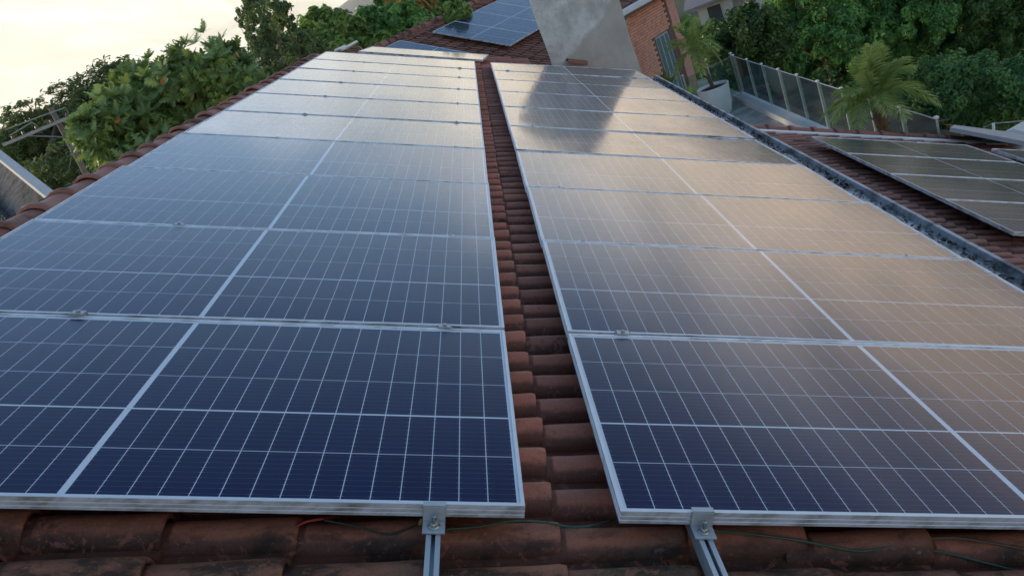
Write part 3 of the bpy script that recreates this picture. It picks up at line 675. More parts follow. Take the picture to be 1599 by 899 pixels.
def crown_points(blobs, n, sub=26, subr=.34, up=.35, flat=1.0):
    """blobs: (centre, radius); leaves gather in sub-clumps over each blob"""
    C = np.array([b[0] for b in blobs]); Rr = np.array([b[1] for b in blobs]); w = Rr ** 2; w = w / w.sum()
    P = []; N = []; TI = []
    for c, r, ww in zip(C, Rr, w):
        k = max(60, int(n * ww)); sc = unit(RNG.normal(0, 1, (sub, 3))) * (RNG.random((sub, 1)) ** .35) * r * (1, 1, flat) + c
        rr = r * subr * RNG.uniform(.6, 1.25, sub); st = RNG.random(sub)
        i = RNG.integers(0, sub, k); d = unit(RNG.normal(0, 1, (k, 3))); q = sc[i] + d * (RNG.random((k, 1)) ** .45) * rr[i][:, None]
        P.append(q); nn = unit(d * .7 + unit(q - c) * .5 + RNG.normal(0, .45, (k, 3)) + (0, 0, up)); N.append(nn)
        TI.append(np.clip(.6 * st[i] + .4 * RNG.random(k), 0, 1))
    return np.concatenate(P), np.concatenate(N), np.concatenate(TI)
def trunk_mb(base, top, r0, blobs, r1=None, bend=.3, limbs=14):
    m = MB(); base, top = Vector(base), Vector(top); n = 7; pts = []
    ph = random.uniform(0, 6)
    for i in range(n):
        t = i / (n - 1); pts.append(base.lerp(top, t) + Vector((math.sin(ph + t * 4), math.cos(ph * 1.3 + t * 3), 0)) * bend * t * (1 - t) * 1.6)
    m.tube(pts, [r0 * (1 - .72 * i / (n - 1)) for i in range(n)], 8)
    for k in range(limbs):
        c, r = blobs[k % len(blobs)]; c = Vector(c); st = pts[random.randint(3, n - 1)]
        e = c + Vector((random.gauss(0, .45), random.gauss(0, .45), random.gauss(.1, .4))) * r
        mid = st.lerp(e, .5) + Vector((random.gauss(0, .12), random.gauss(0, .12), -.08)) * (e - st).length
        m.tube([st, st.lerp(mid, .5) + Vector((0, 0, .02)), mid, mid.lerp(e, .5), e], [r0 * .30, r0 * .25, r0 * .19, r0 * .12, r0 * .05], 5)
    return m
def tree(name, label, pix, d, n, size, mat, group='trees around the house', asp=.55, sub=26, subr=.34, spread=.12, up=.35, flat=1.0, trunk_r=.16, droop=.0, limbs=14, bark=None, cat='tree'):
    blobs = []
    for x, y, r in pix:
        dd = d * (1 + random.uniform(-spread, spread)); blobs.append((tuple(at(x, y, dd)), r * dd / FPX))
    cx = sum(b[0][0] for b in blobs) / len(blobs); cy = sum(b[0][1] for b in blobs) / len(blobs); cz = sum(b[0][2] for b in blobs) / len(blobs)
    gz = float(ground_z(cx, cy)) - .2
    t = thing(name, label, cat, T(cx, cy, gz), group); o = Vector((cx, cy, gz)); lb = [(tuple(Vector(c) - o), r) for c, r in blobs]
    P, N, TI = crown_points(lb, n, sub, subr, up, flat)
    V, F, tn = leaf_cloud(P, N, RNG.uniform(.6, 1.3, len(P)) * size, asp, .14, droop, TI)
    link('crown', npmesh('crown', V, F, mat, tint=tn), t)
    obj('trunk', trunk_mb((0, 0, 0), (0, 0, cz - gz), trunk_r, lb, limbs=limbs), bark or MBARK, t)
    return t
ML_BRIGHT = m_leaf('bright_lobed_leaf', (0.090, 0.180, 0.060), (0.324, 0.456, 0.168), None, .32)
ML_CON = m_leaf('dark_conifer_spray', (0.066, 0.134, 0.052), (0.232, 0.280, 0.094), (0.600, 0.487, 0.132), .15)  # gold tips: sunset glow painted into the tip colour
ML_AIRY = m_leaf('small_dark_leaf', (0.078, 0.136, 0.061), (0.243, 0.343, 0.138), None, .25)
ML_MID = m_leaf('mid_green_leaf', (0.091, 0.192, 0.048), (0.350, 0.499, 0.120), None, .3)
ML_SUNGOLD = m_leaf('sunlit_gold_leaf', (0.291, 0.161, 0.040), (0.600, 0.406, 0.109), None, .3)  # gold of the low sun painted into the leaf colour
ML_DEEP = m_leaf('deep_green_leaf', (0.045, 0.146, 0.045), (0.248, 0.547, 0.134), None, .28, .45)
ML_DEEP2 = m_leaf('blue_green_leaf', (0.057, 0.141, 0.048), (0.251, 0.456, 0.121), None, .25, .5)
ML_HEDGE = m_leaf('glossy_leaf', (0.023, 0.070, 0.019), (0.134, 0.250, 0.054), (0.307, 0.365, 0.160), .2, .3)
ML_PALM = m_leaf('palm_leaflet', (0.124, 0.300, 0.066), (0.538, 0.600, 0.182), None, .25)
ML_PALM2 = m_leaf('yellow_green_leaflet', (.06, .09, .02), (.16, .20, .045), None, .3)

# left: conifer-like dark tree, breadfruit-like tree, airy tree, rounder trees behind
def spray_tree():
    d = 26.0; pix = [(60, 205, 40), (105, 180, 45), (150, 150, 45), (90, 245, 55), (150, 225, 60), (40, 225, 28), (190, 130, 30), (70, 285, 50), (130, 290, 60)]
    blobs = [(tuple(at(x, y, d * random.uniform(.93, 1.07))), r * d / FPX) for x, y, r in pix]
    c = np.mean([b[0] for b in blobs], 0); gz = float(ground_z(c[0], c[1])) - .2; o = np.array([c[0], c[1], gz])
    t = thing('conifer_tree', 'dark spiky evergreen tree with tiered sprays behind the utility pole', 'tree', T(*o), 'trees around the house')
    P = []; N = []; TI = []; S = []
    axis = np.array([c[0], c[1]])
    for (bc, r) in blobs:
        for k in range(110):
            q = np.array(bc) + unit(RNG.normal(0, 1, 3)) * r * RNG.random() ** .4
            az = math.atan2(q[1] - axis[1], q[0] - axis[0]) + RNG.normal(0, .5); L = RNG.uniform(.35, .95) * r * .9
            dirv = np.array([math.cos(az), math.sin(az), RNG.uniform(.0, .35)]); m_ = 46; s = np.sort(RNG.random(m_)) 
            side = np.cross(dirv, (0, 0, 1.)); wdt = (1 - s) * .28 * L + .02
            pp = q + dirv * (s * L)[:, None] + side * (RNG.normal(0, 1, m_) * wdt)[:, None] + np.array([0, 0, 1]) * (RNG.normal(0, .05, m_) - s ** 2 * .1)[:, None]
            P.append(pp); N.append(unit(np.array([0, 0, 1.]) + RNG.normal(0, .5, (m_, 3)))); tt = RNG.random() * .6; TI.append(np.clip(tt + .45 * s * RNG.random(m_), 0, 1)); S.append(np.full(m_, .17) * RNG.uniform(.6, 1.3, m_))
    P = np.concatenate(P) - o; V, F, tn = leaf_cloud(P, np.concatenate(N), np.concatenate(S), .32, .1, .1, np.concatenate(TI))
    link('crown', npmesh('crown', V, F, ML_CON, tint=tn), t)
    lb = [(tuple(np.array(b) - o), r) for b, r in blobs]
    obj('trunk', trunk_mb((0, 0, 0), (0, 0, c[2] - gz + .6), .2, lb), MBARK, t)
spray_tree()
def lobed_leaf(k):
    """deeply lobed blade as one fan: rib along x (length 1)"""
    pr = [(0, .015), (.12, .05), (.20, .26), (.27, .08), (.38, .34), (.44, .09), (.56, .33), (.62, .08), (.74, .25), (.80, .07), (.90, .12)]
    V = [(x, 0, -.20 * x * x) for x, _ in pr] + [(x + (.10 if y > .1 else 0), y, -.20 * x * x - .10 * y) for x, y in pr] + [(x + (.10 if y > .1 else 0), -y, -.20 * x * x - .10 * y) for x, y in pr] + [(1.04, 0, -.21)]
    n = len(pr); F = []
    for i in range(n - 1):
        F += [(i, i + 1, n + i + 1), (i, n + i + 1, n + i), (i, 2 * n + i + 1, i + 1), (i, 2 * n + i, 2 * n + i + 1)]
    F += [(n - 1, 3 * n, 2 * n - 1), (n - 1, 3 * n - 1, 3 * n)]
    return np.array(V), np.array(F)
def breadfruit():
    d = 14.5; pix = [(185, 190, 42), (230, 150, 48), (285, 130, 45), (250, 200, 60), (310, 160, 55), (180, 240, 40), (345, 120, 45), (375, 145, 40), (310, 215, 50), (230, 250, 45), (155, 210, 30), (345, 185, 40)]
    tops = [(232, 92), (275, 85), (262, 105), (318, 52), (305, 68), (345, 62), (335, 80), (300, 92), (360, 75), (225, 118), (200, 135), (180, 150), (290, 70), (160, 180)]
    blobs = [(np.array(at(x, y, d * random.uniform(.93, 1.07))), r * d / FPX) for x, y, r in pix]
    c = np.mean([b[0] for b in blobs], 0); o = np.array([c[0], c[1], float(ground_z(c[0], c[1])) - .2])
    t = thing('breadfruit_tree', 'bright green tree with large deeply lobed leaves beyond the roof ridge', 'tree', T(*o), 'trees around the house')
    LV, LF = lobed_leaf(0); Vs = []; Fs = []; tn = []; nv = 0; ros = []
    for bc, r in blobs:
        for k in range(70):
            dv = unit(RNG.normal(0, 1, 3) + (0, 0, .25)); ros.append((bc + dv * r * RNG.uniform(.55, 1.0), unit(dv + (0, 0, .7)), RNG.random()))
    for x, y in tops: ros.append((np.array(at(x, y, d * random.uniform(.96, 1.04))), unit(np.array([RNG.normal(0, .2), RNG.normal(0, .2), 1.])), .75 + .25 * RNG.random()))
    for p, ax, tt in ros:
        a0 = RNG.uniform(0, 6.28); e1 = unit(np.cross(ax, (0.3, .5, .2))); e2 = np.cross(ax, e1); k = RNG.integers(6, 9)
        for i in range(k):
            a = a0 + i * 2.4 + RNG.normal(0, .2); op = RNG.uniform(.35, 1.25)
            x = unit((e1 * math.cos(a) + e2 * math.sin(a)) * math.sin(op) + ax * math.cos(op)); y = unit(np.cross(ax, x)); z = np.cross(x, y); s = RNG.uniform(.12, .25)
            y = unit(y + z * RNG.normal(0, .25)); z = np.cross(x, y)
            Vs.append(p + (LV[:, :1] * x + LV[:, 1:2] * y + LV[:, 2:] * z) * s); Fs.append(LF + nv); nv += len(LV); tn.append(np.full(len(LV), np.clip(.65 * tt + .35 * RNG.random(), 0, 1)))
    link('crown', npmesh('crown', np.concatenate(Vs) - o, np.concatenate(Fs), ML_BRIGHT, tint=np.concatenate(tn)), t)
    P, N, TI = crown_points([(tuple(b - o), r * .85) for b, r in blobs], 14000, 24, .4); V, F, q = leaf_cloud(P, N, RNG.uniform(.08, .17, len(P)), .5, .12, .1, TI)
    link('inner_leaves', npmesh('inner_leaves', V, F, ML_MID, tint=q), t)
    obj('trunk', trunk_mb((0, 0, 0), (0, 0, c[2] - o[2]), .17, [(tuple(b - o), r) for b, r in blobs], limbs=22), MBARK, t)
    for x, y in ((184, 189), (253, 127), (371, 86)):
        m = MB(); p = at(x, y, d * .9); m.add([Vector((a, b, e)) for a, b, e in [(-.06, 0, 0), (0, .04, .02), (.06, .01, .0), (.0, -.04, -.02)]], [(0, 1, 2), (0, 2, 3)])
        obj('dead_leaf', m, simple('orange_dead_leaf', (.38, .12, .05), .8), t, T(*(np.array(p) - o)) @ Matrix.Rotation(random.uniform(0, 6), 4, 'Y'))
breadfruit()
tree('slender_tree', 'airy dark tree with sparse small leaves showing sky through its top', [(400, 12, 26), (432, 20, 26), (385, 30, 14), (410, 50, 26), (440, 60, 28), (420, 92, 34), (470, 85, 34), (390, 130, 34), (440, 130, 40), (485, 115, 30), (360, 165, 30), (410, 165, 30), (372, 95, 22), (500, 85, 24), (350, 120, 22)], 19, 24000, .105, ML_AIRY, sub=40, subr=.22, asp=.42, trunk_r=.10, limbs=40)
tree('dense_tree', 'yellowish green rounded tree below the pale mountain', [(505, 45, 34), (535, 60, 34), (480, 65, 28), (555, 80, 26), (520, 92, 36), (470, 105, 30)], 27, 24000, .19, ML_MID, sub=30)
tree('dense_tree', 'dark green bushy tree right of the rounded one, left of the back roof', [(590, 30, 30), (625, 32, 26), (575, 55, 28), (610, 62, 34), (650, 50, 28), (640, 28, 18)], 30, 24000, .19, ML_DEEP, sub=30)
tree('low_tree', 'low bright green shrubby tree along the edge of the back roof', [(600, 85, 26), (635, 70, 24), (665, 55, 22), (690, 38, 20), (570, 85, 22), (715, 22, 18)], 25, 13000, .22, ML_MID, sub=30, trunk_r=.1)
tree('sunlit_gold_tree', 'tree with golden sunlight painted into its leaves behind the back roof', [(640, 8, 22), (665, 2, 26), (690, 6, 22), (655, 22, 18), (700, 20, 12), (612, 5, 16)], 38, 9000, .34, ML_SUNGOLD, sub=24)
tree('dense_tree', 'dark tree peeking out beside the golden one above the back roof ridge', [(715, 2, 22), (740, -10, 20)], 34, 6000, .26, ML_DEEP)
# right: the wooded slope beyond the terrace
tree('glossy_tree', 'dense glossy leaved tree below the pale hillside house', [(1120, 62, 30), (1150, 48, 34), (1185, 45, 34), (1110, 90, 26), (1150, 90, 38), (1190, 85, 34), (1215, 60, 28), (1130, 120, 34), (1175, 120, 34)], 30, 40000, .15, ML_HEDGE, sub=36, asp=.6)
tree('big_tree', 'tall leafy green tree left of the other big trees on the wooded slope', [(1235, 30, 42), (1270, 10, 46), (1255, 70, 44), (1225, 85, 30), (1300, 45, 44), (1285, 100, 36), (1240, 120, 30), (1320, 5, 40), (1250, -45, 46), (1310, -55, 46), (1280, -105, 40)], 33, 80000, .165, ML_DEEP, sub=60, subr=.24)
tree('big_tree', 'biggest dark green tree in the middle of the wooded slope', [(1370, 20, 50), (1420, 30, 52), (1395, 70, 50), (1350, 70, 42), (1455, 75, 46), (1440, 10, 44), (1475, 35, 40), (1420, 115, 44), (1360, 115, 36), (1385, -45, 54), (1450, -50, 50), (1415, -115, 50)], 37, 90000, .175, ML_DEEP, sub=60, subr=.24)
tree('big_tree', 'tall blue green tree cut off by the right edge of the picture', [(1530, 15, 46), (1575, 30, 50), (1600, 5, 46), (1545, 65, 44), (1590, 80, 46), (1510, 50, 36), (1620, 50, 50), (1560, 110, 40), (1550, -40, 54), (1610, -50, 54), (1570, -110, 50), (1680, 0, 60), (1660, 90, 50), (1700, -80, 60)], 39, 88000, .175, ML_DEEP2, sub=60, subr=.24)
tree('scrubby_tree', 'lower scrubby tree with bare pale twigs right of the palm', [(1470, 120, 36), (1505, 135, 38), (1545, 130, 36), (1480, 160, 34), (1525, 165, 34), (1570, 150, 36), (1600, 130, 36), (1450, 180, 26), (1560, 180, 26)], 27, 40000, .125, ML_DEEP2, sub=30, subr=.34, limbs=46, trunk_r=.12, bark=simple('pale_twig', (.20, .17, .12), .9))
tree('shaded_bush', 'dark bush in the hollow below the big trees, behind the glass', [(1225, 150, 36), (1270, 160, 40), (1310, 140, 40), (1330, 180, 40), (1250, 120, 26), (1400, 190, 40), (1370, 160, 36), (1190, 150, 30)], 34, 20000, .20, ML_DEEP2, sub=24, cat='bush')
def forest():
    P = []; N = []; TI = []
    for k in range(520):
        az = R(RNG.uniform(-32, 48)); d = RNG.uniform(60, 420); x, y = CW.x + d * math.sin(az), CW.y + d * math.cos(az); r = RNG.uniform(2.5, 5); g = float(ground_z(x, y)); h = g + RNG.uniform(3, 5)
        m_ = 70; dv = unit(RNG.normal(0, 1, (m_, 3)) + (0, 0, .3)); P.append(np.array([x, y, h]) + dv * r * (1, 1, .9) * RNG.uniform(.75, 1.05, (m_, 1))); N.append(unit(dv + RNG.normal(0, .4, (m_, 3)))); TI.append(np.full(m_, RNG.random()) * .7 + .3 * RNG.random(m_))
    P = np.concatenate(P); V, F, tn = leaf_cloud(P, np.concatenate(N), RNG.uniform(1.2, 2.6, len(P)), .8, .15, 0, np.concatenate(TI))
    stuff(link('far_forest', npmesh('far_forest', V, F, ML_DEEP2, tint=tn)))
forest()

def frond(L, nl, wid, droop, curve, seed, name='frond'):
    """feather leaf: arching rib along +x with narrow leaflets"""
    r = np.random.default_rng(seed); V = []; F = []; tn = []; pts = []
    for i in range(9):
        t = i / 8; pts.append(np.array([L * (t - .18 * curve * t * t), 0, L * (.55 * curve * t - droop * t * t)]))
    def P(t): f = t * 8; i = min(7, int(f)); return pts[i] + (pts[i + 1] - pts[i]) * (f - i), unit(pts[i + 1] - pts[i])
    for k in range(nl):
        t = .14 + .86 * (k + .5) / nl; p, dv = P(t)
        for s in (-1, 1):
            l = wid * (math.sin(math.pi * min(1, .12 + .80 * t)) ** .7) * r.uniform(.85, 1.1)
            side = np.array([0, s, 0]); e = unit(side * .80 + dv * .65 + np.array([0, 0, -.18 + r.normal(0, .14)])); up = unit(np.cross(dv, side) * s); b = len(V); w = .012 + .004 * r.random(); q = p + r.normal(0, .004, 3)
            tip = q + e * l + np.array([0, 0, -.14 * l]); mid = q + e * l * .45
            V += [q, mid + dv * w, tip, mid - dv * w]; F += [(b, b + 1, b + 2), (b, b + 2, b + 3)]; tn += [min(1, .25 + .5 * r.random() + .25 * t)] * 4
    for i in range(8):                                   # rib
        b = len(V); a, c = pts[i], pts[i + 1]; w0, w1 = .012 * (1 - i / 9), .012 * (1 - (i + 1) / 9)
        V += [a + (0, w0, 0), a - (0, w0, 0), c - (0, w1, 0), c + (0, w1, 0), a - (0, 0, w0 * 1.5), c - (0, 0, w1 * 1.5)]; F += [(b, b + 1, b + 2), (b, b + 2, b + 3), (b + 1, b + 4, b + 5), (b + 1, b + 5, b + 2), (b + 4, b, b + 3), (b + 4, b + 3, b + 5)]; tn += [.55] * 6
    return np.array(V), np.array(F), tn
def palm(name, label, base, lean, h, r0, L, n, mat, sizes=(.5, 1.2), trunk_mat=None, nl=34, wid=.36, cat='palm', rough=True, fall=84):
    t = thing(name, label, cat, T(*base), 'palms on and beside the terrace')
    top = Vector((lean[0], lean[1], h)); m = MB(); pts = []; rad = []
    ns = 16
    for i in range(ns):
        s = i / (ns - 1); pts.append(Vector((lean[0] * s ** 1.4, lean[1] * s ** 1.4, h * s))); rad.append(r0 * (1.08 - .12 * s + (.09 if i % 2 else -.05)))
    m.tube(pts, rad, 10)
    if rough:
        for i in range(1, ns):
            for k in range(5):
                a = k * 1.257 + i * .7; p = pts[i] + Vector((math.cos(a), math.sin(a), 0)) * rad[i] * .85; d = Vector((math.cos(a), math.sin(a), .9)) * r0 * .42
                m.tube([p, p + d], [r0 * .17, r0 * .07], 4)
    obj('trunk', m, trunk_mat or MBARK, t)
    ms = [npmesh('frond', *frond(L, nl, wid, dr, cu, 3 + k)[:2], mat, tint=frond(L, nl, wid, dr, cu, 3 + k)[2]) for k, (dr, cu) in enumerate([(.35, 1.3), (.6, 1.2), (.9, 1.0), (.75, .8)])]
    for i in range(n):
        f = i / n; el = R(80 - fall * f ** .9 + random.gauss(0, 6)); az = i * 2.4 + random.gauss(0, .2)
        M = Matrix.Translation(top + Vector((0, 0, .02))) @ Matrix.Rotation(az, 4, 'Z') @ Matrix.Rotation(-el + R(25), 4, 'Y') @ Matrix.Scale(random.uniform(.8, 1.1), 4)
        link('frond', ms[0 if f < .3 else (1 if f < .55 else (2 if f < .8 else 3))], t, M)
    return t
palm('potted_palm', 'slim palm with feathery fronds growing in the white planter', (7.42, 20.75, TZ + .72), (-.16, .1, 0), 1.10, .05, .98, 17, ML_PALM, wid=.27)
pb = at(1388, 208, 15.2); pc = at(1368, 160, 15.2)
palm('palm_tree', 'bushy palm with a shaggy trunk behind the lower roof verge', (pb.x, pb.y, pb.z - 1.5), (pc.x - pb.x, pc.y - pb.y, 0), pc.z - pb.z + 1.5, 0.105, .98, 25, ML_PALM, wid=.30, nl=38, fall=58, trunk_mat=simple('shaggy_palm_bark', (.17, .10, .055), .95, var=.5, scale=25))
def clump(label, px, d, n, L, mat, z=TZ, name='bromeliad'):
    p = at(*px, d); t = thing(name, label, 'plant', T(p.x, p.y, z), 'small plants by the brick wall'); m = MB(); h0 = p.z - z - .35
    for i in range(n):
        a = i * 2.4; el = R(random.uniform(35, 85)); l = L * random.uniform(.7, 1.1); dv = Vector((math.cos(a) * math.cos(el), math.sin(a) * math.cos(el), math.sin(el))); sd = Vector((-math.sin(a), math.cos(a), 0)) * .028
        b = Vector((0, 0, h0)); q = b + dv * l * .55; e = b + dv * l + Vector((0, 0, -.12 * l))
        m.add([b - sd, b + sd, q + sd * 1.1, q - sd * 1.1, e], [(0, 1, 2, 3), (3, 2, 4)])
    o = link('leaf', m.mesh('leaf', mat), t); o.name = 'leaves'
    m = MB(); m.lathe([(.14, 0), (.18, max(.1, h0 - .02)), (.15, max(.12, h0))], 14); obj('pot', m, simple('dark_pot', (.06, .05, .045), .7), t)
clump('yellow green spiky plant at the foot of the brick wall', (1037, 120), 20.2, 44, .62, ML_PALM2)
clump('small dark spiky plant left of the yellow green one by the wall', (1026, 118), 20.0, 22, .3, ML_DEEP)
clump('small dark green leafy plant standing by the glazed door', (1072, 138), 20.6, 26, .5, ML_PALM)

# ------------------------------------------------------------------ neighbours, pole, cables
def slab(name, label, cat, pts, thick, mat, extra=None):
    pts = [Vector(p) for p in pts]; n = (pts[1] - pts[0]).cross(pts[3] - pts[0]).normalized()
    if n.z < 0: n = -n
    m = MB(); m.add(pts + [p - n * thick for p in pts], [(0, 1, 2, 3), (7, 6, 5, 4), (0, 4, 5, 1), (1, 5, 6, 2), (2, 6, 7, 3), (3, 7, 4, 0)]); return m
nb = thing('neighbour_house', 'neighbouring house with dark mossy roof and white capping at the left edge', 'house', T(0, 0, 0))
A = at(100, 326, 7.2); B = at(-70, 190, 11.5); ax = (A - B).normalized()
hor = Vector((-ax.y, ax.x, 0)).normalized()
if hor.dot(CW - A) < 0: hor = -hor
dn = (hor * math.cos(R(28)) - Vector((0, 0, math.sin(R(28)))))
A2, B2 = A + dn * 3.5, B + dn * 3.5
md = Mat('dark_weathered_roofing'); md.set(Base_Color=md.mix(md.ramp(md.noise(6, 7, .65), .35, .7), (.030, .032, .034), (.13, .13, .125)), Roughness=.9); md.bump(md.noise(14, 6), .6, .03)
obj('roof', slab('', '', '', [A, B, B2, A2], .10, md.m), md.m, nb)
m = MB()
for k in range(1, 9):
    o_ = dn * (k * .38) + Vector((0, 0, .022)); m.tube([A + o_, B + o_], .055, 7)
obj('roof_rib', m, md.m, nb)
m = MB(); up_ = Vector((0, 0, 1)); q = hor * .16
q *= .3; vs = [A - q, B - q, B + q * .6, A + q * .6]; m.add([v + up_ * .035 for v in vs] + [v - up_ * .10 for v in vs], [(0, 1, 2, 3), (7, 6, 5, 4), (0, 4, 5, 1), (1, 5, 6, 2), (2, 6, 7, 3), (3, 7, 4, 0)])
obj('ridge_capping', m, simple('old_whitewash', (.55, .55, .53), .9, var=.25, scale=3, bump=.2), nb)
m = MB(); vs = [A + dn * .2, B + dn * .2, B + dn * 3.2, A + dn * 3.2]; m.add([v - up_ * .16 for v in vs] + [Vector((v.x, v.y, -4)) for v in vs], [(0, 1, 2, 3), (7, 6, 5, 4), (0, 4, 5, 1), (1, 5, 6, 2), (2, 6, 7, 3), (3, 7, 4, 0)]); obj('wall', m, MWALL, nb)

PD = 18.5; pt = at(84, 178, PD); pb_ = at(137, 276, PD); ax = (pt - pb_).normalized(); foot = pb_ - ax * 8.2
pole = thing('utility_pole', 'leaning wooden utility pole with a steel crossarm in front of the dark evergreen', 'utility pole', T(*foot))
def rel(p): return Vector(p) - foot
MPOLE = simple('weathered_pole_wood', (.19, .15, .115), .9, var=.3, scale=9)
m = MB(); m.tube([rel(foot), rel(pb_), rel(pt + ax * .12)], [.085, .058, .050], 14); obj('post', m, MPOLE, pole)
ca, cb = at(4, 227, PD - 0.15), at(118, 179, PD - 0.15); dv = (cb - ca).normalized(); sv = Vector((0, 0, 1)).cross(dv).normalized(); uv_ = dv.cross(sv)
fr = Matrix(((dv.x, sv.x, uv_.x, 0), (dv.y, sv.y, uv_.y, 0), (dv.z, sv.z, uv_.z, 0), (0, 0, 0, 1))); Ln = (cb - ca).length
MARM = simple('galvanised_arm', (.27, .29, .30), .5, .5, .2, 12)
m = MB(); m.box((0, -.028, -.03), (Ln, .028, .03), T(*rel(ca)) @ fr, .004); arm = obj('crossarm', m, MARM, pole)
for f in (.16, .3, .48, .68, .9):
    b = MB(); b.lathe([(.02, 0), (.03, .015), (.018, .03), (.027, .045), (.012, .065)], 12); obj('insulator', b, simple('brown_porcelain', (.11, .06, .045), .3), arm, T(*rel(ca + dv * Ln * f + uv_ * .031)))
m = MB(); m.tube([rel(at(35, 212, PD - 0.18)), rel(at(100, 214, PD - 0.10))], .014, 6); obj('brace', m, MARM, pole)
m = MB(); m.tube([rel(at(8, 203, PD - 0.20)), rel(at(60, 183, PD - 0.20)), rel(at(102, 168, PD - 0.20)), rel(at(107, 177, PD - 0.18))], .012, 6); m.tube([rel(at(15, 212, PD - 0.20)), rel(at(50, 191, PD - 0.20)), rel(at(58, 196, PD - 0.18))], .012, 6); obj('wire', m, simple('grey_wire', (.30, .34, .30), .5), pole)
m = MB(); m.tube([rel(at(108, 185, PD - 0.20)), rel(at(112, 240, PD - 0.20)), rel(at(108, 265, PD - 0.20)), rel(at(98, 277, PD - 0.20))], .008, 6); obj('wire', m, simple('green_wire', (.10, .20, .14), .5), pole)

far = thing('hillside_house', 'pale house with grey roofs on the slope above the glossy tree', 'house', T(*at(1150, 20, 48)))
FM = Matrix.Rotation(R(-25), 4, 'Z')
m = MB(); m.box((-1.9, 0, -3.2), (-.1, 3.4, 1.1), FM); m.box((-.098, .6, -3.2), (3.2, 3.4, .9), FM); m.box((1.0, -.2, -3.2), (1.7, .598, .6), FM); obj('wall', m, MWALL, far)
MGR = simple('grey_roofing', (.22, .21, .22), .8, var=.2)
m = MB(); m.add([FM @ Vector(p) for p in [(-2.5, -.5, .95), (.2, -.5, 1.1), (.2, 1.7, 2.2), (-2.5, 1.7, 2.0), (-2.5, -.5, .83), (.2, -.5, .98), (.2, 1.7, 2.08), (-2.5, 1.7, 1.88)]], [(0, 1, 2, 3), (7, 6, 5, 4), (0, 4, 5, 1), (1, 5, 6, 2), (2, 6, 7, 3), (3, 7, 4, 0)])
m.add([FM @ Vector(p) for p in [(.2, 0, .75), (3.6, 0, .95), (3.6, 2.2, 1.9), (.2, 2.2, 1.7), (.2, 0, .63), (3.6, 0, .83), (3.6, 2.2, 1.78), (.2, 2.2, 1.58)]], [(0, 1, 2, 3), (7, 6, 5, 4), (0, 4, 5, 1), (1, 5, 6, 2), (2, 6, 7, 3), (3, 7, 4, 0)]); obj('roof', m, MGR, far)
m = MB(); m.box((-1.4, -.03, -.2), (-.7, .0, .7), FM); obj('window', m, simple('dark_window', (.05, .06, .07), .2), far)

MMET = simple('pale_sheet_metal', (.60, .64, .70), .4, .35, .12, 3)
def quad_slab(name, label, cat, px4, ds, thick, mat):
    p = [at(*a, d) for a, d in zip(px4, ds)]; t = thing(name, label, cat, T(*p[0])); o = p[0]
    obj('roof_sheet', slab('', '', '', [q - o for q in p], thick, mat), mat, t)
    c = sum((q - o for q in p), Vector()) / 4; m = MB(); m.box((c.x - .6, c.y - .4, -7 - o.z), (c.x + .6, c.y + .4, c.z - thick - .2)); obj('wall', m, MWALL, t); return t
quad_slab('metal_roof', 'bluish white sheet metal roof at the right edge below the scrubby tree', 'roof', [(1556, 213), (1640, 222), (1660, 185), (1600, 188)], (15, 15, 19, 19), .05, MMET)
quad_slab('metal_roof', 'narrow grey metal roof strip behind the verge tiles, left of the white one', 'roof', [(1484, 199), (1600, 221), (1600, 209), (1490, 195)], (14, 14, 15.5, 15.5), .06, simple('dull_grey_metal', (.36, .38, .41), .5, .3, .15, 4))
rl = thing('metal_railing', 'thin metal railing with one pale post behind the narrow metal roof', 'railing', T(*at(1552, 206, 16)))
o = at(1552, 206, 16); m = MB(); m.tube([at(1552, 214, 16) - o, at(1551, 192, 16) - o], .022, 8); obj('post', m, MWHITE, rl)
m = MB(); m.tube([at(1535, 200, 16) - o, at(1551, 193, 16) - o, at(1599, 189, 16.5) - o], .012, 6); obj('rail', m, MARM, rl)

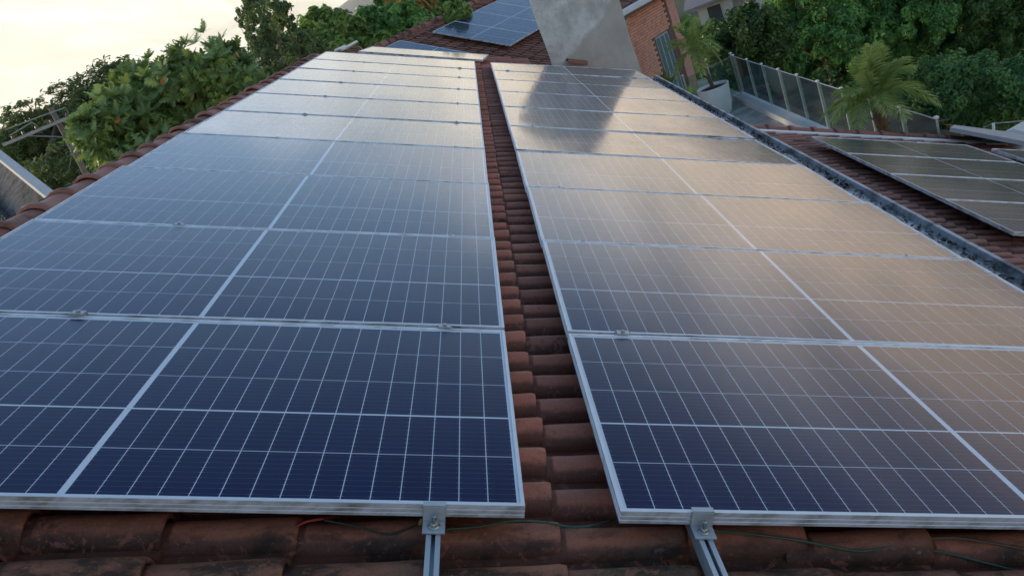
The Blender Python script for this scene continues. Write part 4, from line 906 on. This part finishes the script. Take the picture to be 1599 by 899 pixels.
def tile_w(v):                                   # height of the tile rolls at v (row phase of the main roof)
    y = (v - V_NEAR) % PITCH_V
    return WB + .017 + (0.054 * max(0, math.sin(math.pi * y / .122)) ** (.5 if y < .061 else .85) if y < .122 else 0)
def on_tiles(px, py, lift=.009):
    p = CW; d = (at(px, py, 1) - CW); Mi3 = ROOF.inverted(); a = Mi3 @ CW; b = (Mi3 @ (CW + d)) - a; w = -.11
    for _ in range(12):
        t = (w - a.z) / b.z; q = a + b * t; w = .5 * w + .5 * (tile_w(q.y) + lift)
    q = a + b * ((w - a.z) / b.z); return ROOF @ q
def cable(label, pts, rad, colr, lift=.009):
    P = [on_tiles(x, y, lift) for x, y in pts]; Q = []
    for i in range(len(P) - 1):
        p0, p1, p2, p3 = P[max(0, i - 1)], P[i], P[i + 1], P[min(len(P) - 1, i + 2)]
        for k in range(8):
            t = k / 8; Q.append(.5 * ((2 * p1) + (p2 - p0) * t + (2 * p0 - 5 * p1 + 4 * p2 - p3) * t * t + (3 * p1 - p0 - 3 * p2 + p3) * t ** 3))
    Q.append(P[-1]); m = MB(); o = Q[0]; m.tube([q - o for q in Q], rad, 7); c = obj('cable', m, simple('cable_sheath', colr, .5, 0, .2, 40), None, T(*o)); return tag(c, label, 'cable', 'cables under the panel edges')
cable('green cable crossing the tile gap between the two panel corners', [(690, 826), (745, 822), (800, 813), (850, 815), (888, 822), (925, 820), (958, 811)], .0032, (.035, .085, .05))
cable('long green cable trailing over the tiles right of the right rail', [(1108, 827), (1170, 833), (1240, 842), (1300, 853), (1345, 860), (1400, 853), (1465, 860), (1530, 876), (1599, 893), (1640, 902)], .0030, (.045, .11, .07))
cable('olive cable end on the tiles at the lower right edge', [(1440, 841), (1490, 839), (1540, 846), (1599, 857), (1640, 865)], .0030, (.10, .095, .05))
cable('short red cable poking out under the left row of panels', [(462, 822), (478, 814), (505, 809), (530, 806)], .0036, (.36, .035, .04))
cable('thin dark cable looping under the left row toward the left rail', [(505, 811), (560, 822), (605, 834), (635, 826), (657, 818)], .0026, (.03, .05, .03))
m = MB(); p = on_tiles(655, 819, .012); m.tube([(0, 0, 0), Vector((.010, .004, .010)), Vector((.016, .006, .004))], [.005, .006, .003], 6); tag(obj('wire_plug', m, simple('yellow_plastic', (.42, .28, .08), .5), None, T(*p)), 'tiny yellow plastic wire plug left of the bolted clamp on the left rail', 'plug')

# ------------------------------------------------------------------ air: thin evening haze round everything
m = MB(); m.box((-7600, -7600, -60), (7600, 7600, 330)); hz = MB.mesh(m, 'haze', (mhz := Mat('evening_haze')).m); mhz.t.nodes.remove(mhz.b)
pv = mhz.n('ShaderNodeVolumePrincipled'); pv.inputs['Color'].default_value = (.93, .93, .95, 1); pv.inputs['Density'].default_value = 0.00010; pv.inputs['Anisotropy'].default_value = 0.3
mhz.t.links.new(pv.outputs[0], mhz.o.inputs['Volume']); stuff(link('haze', hz))
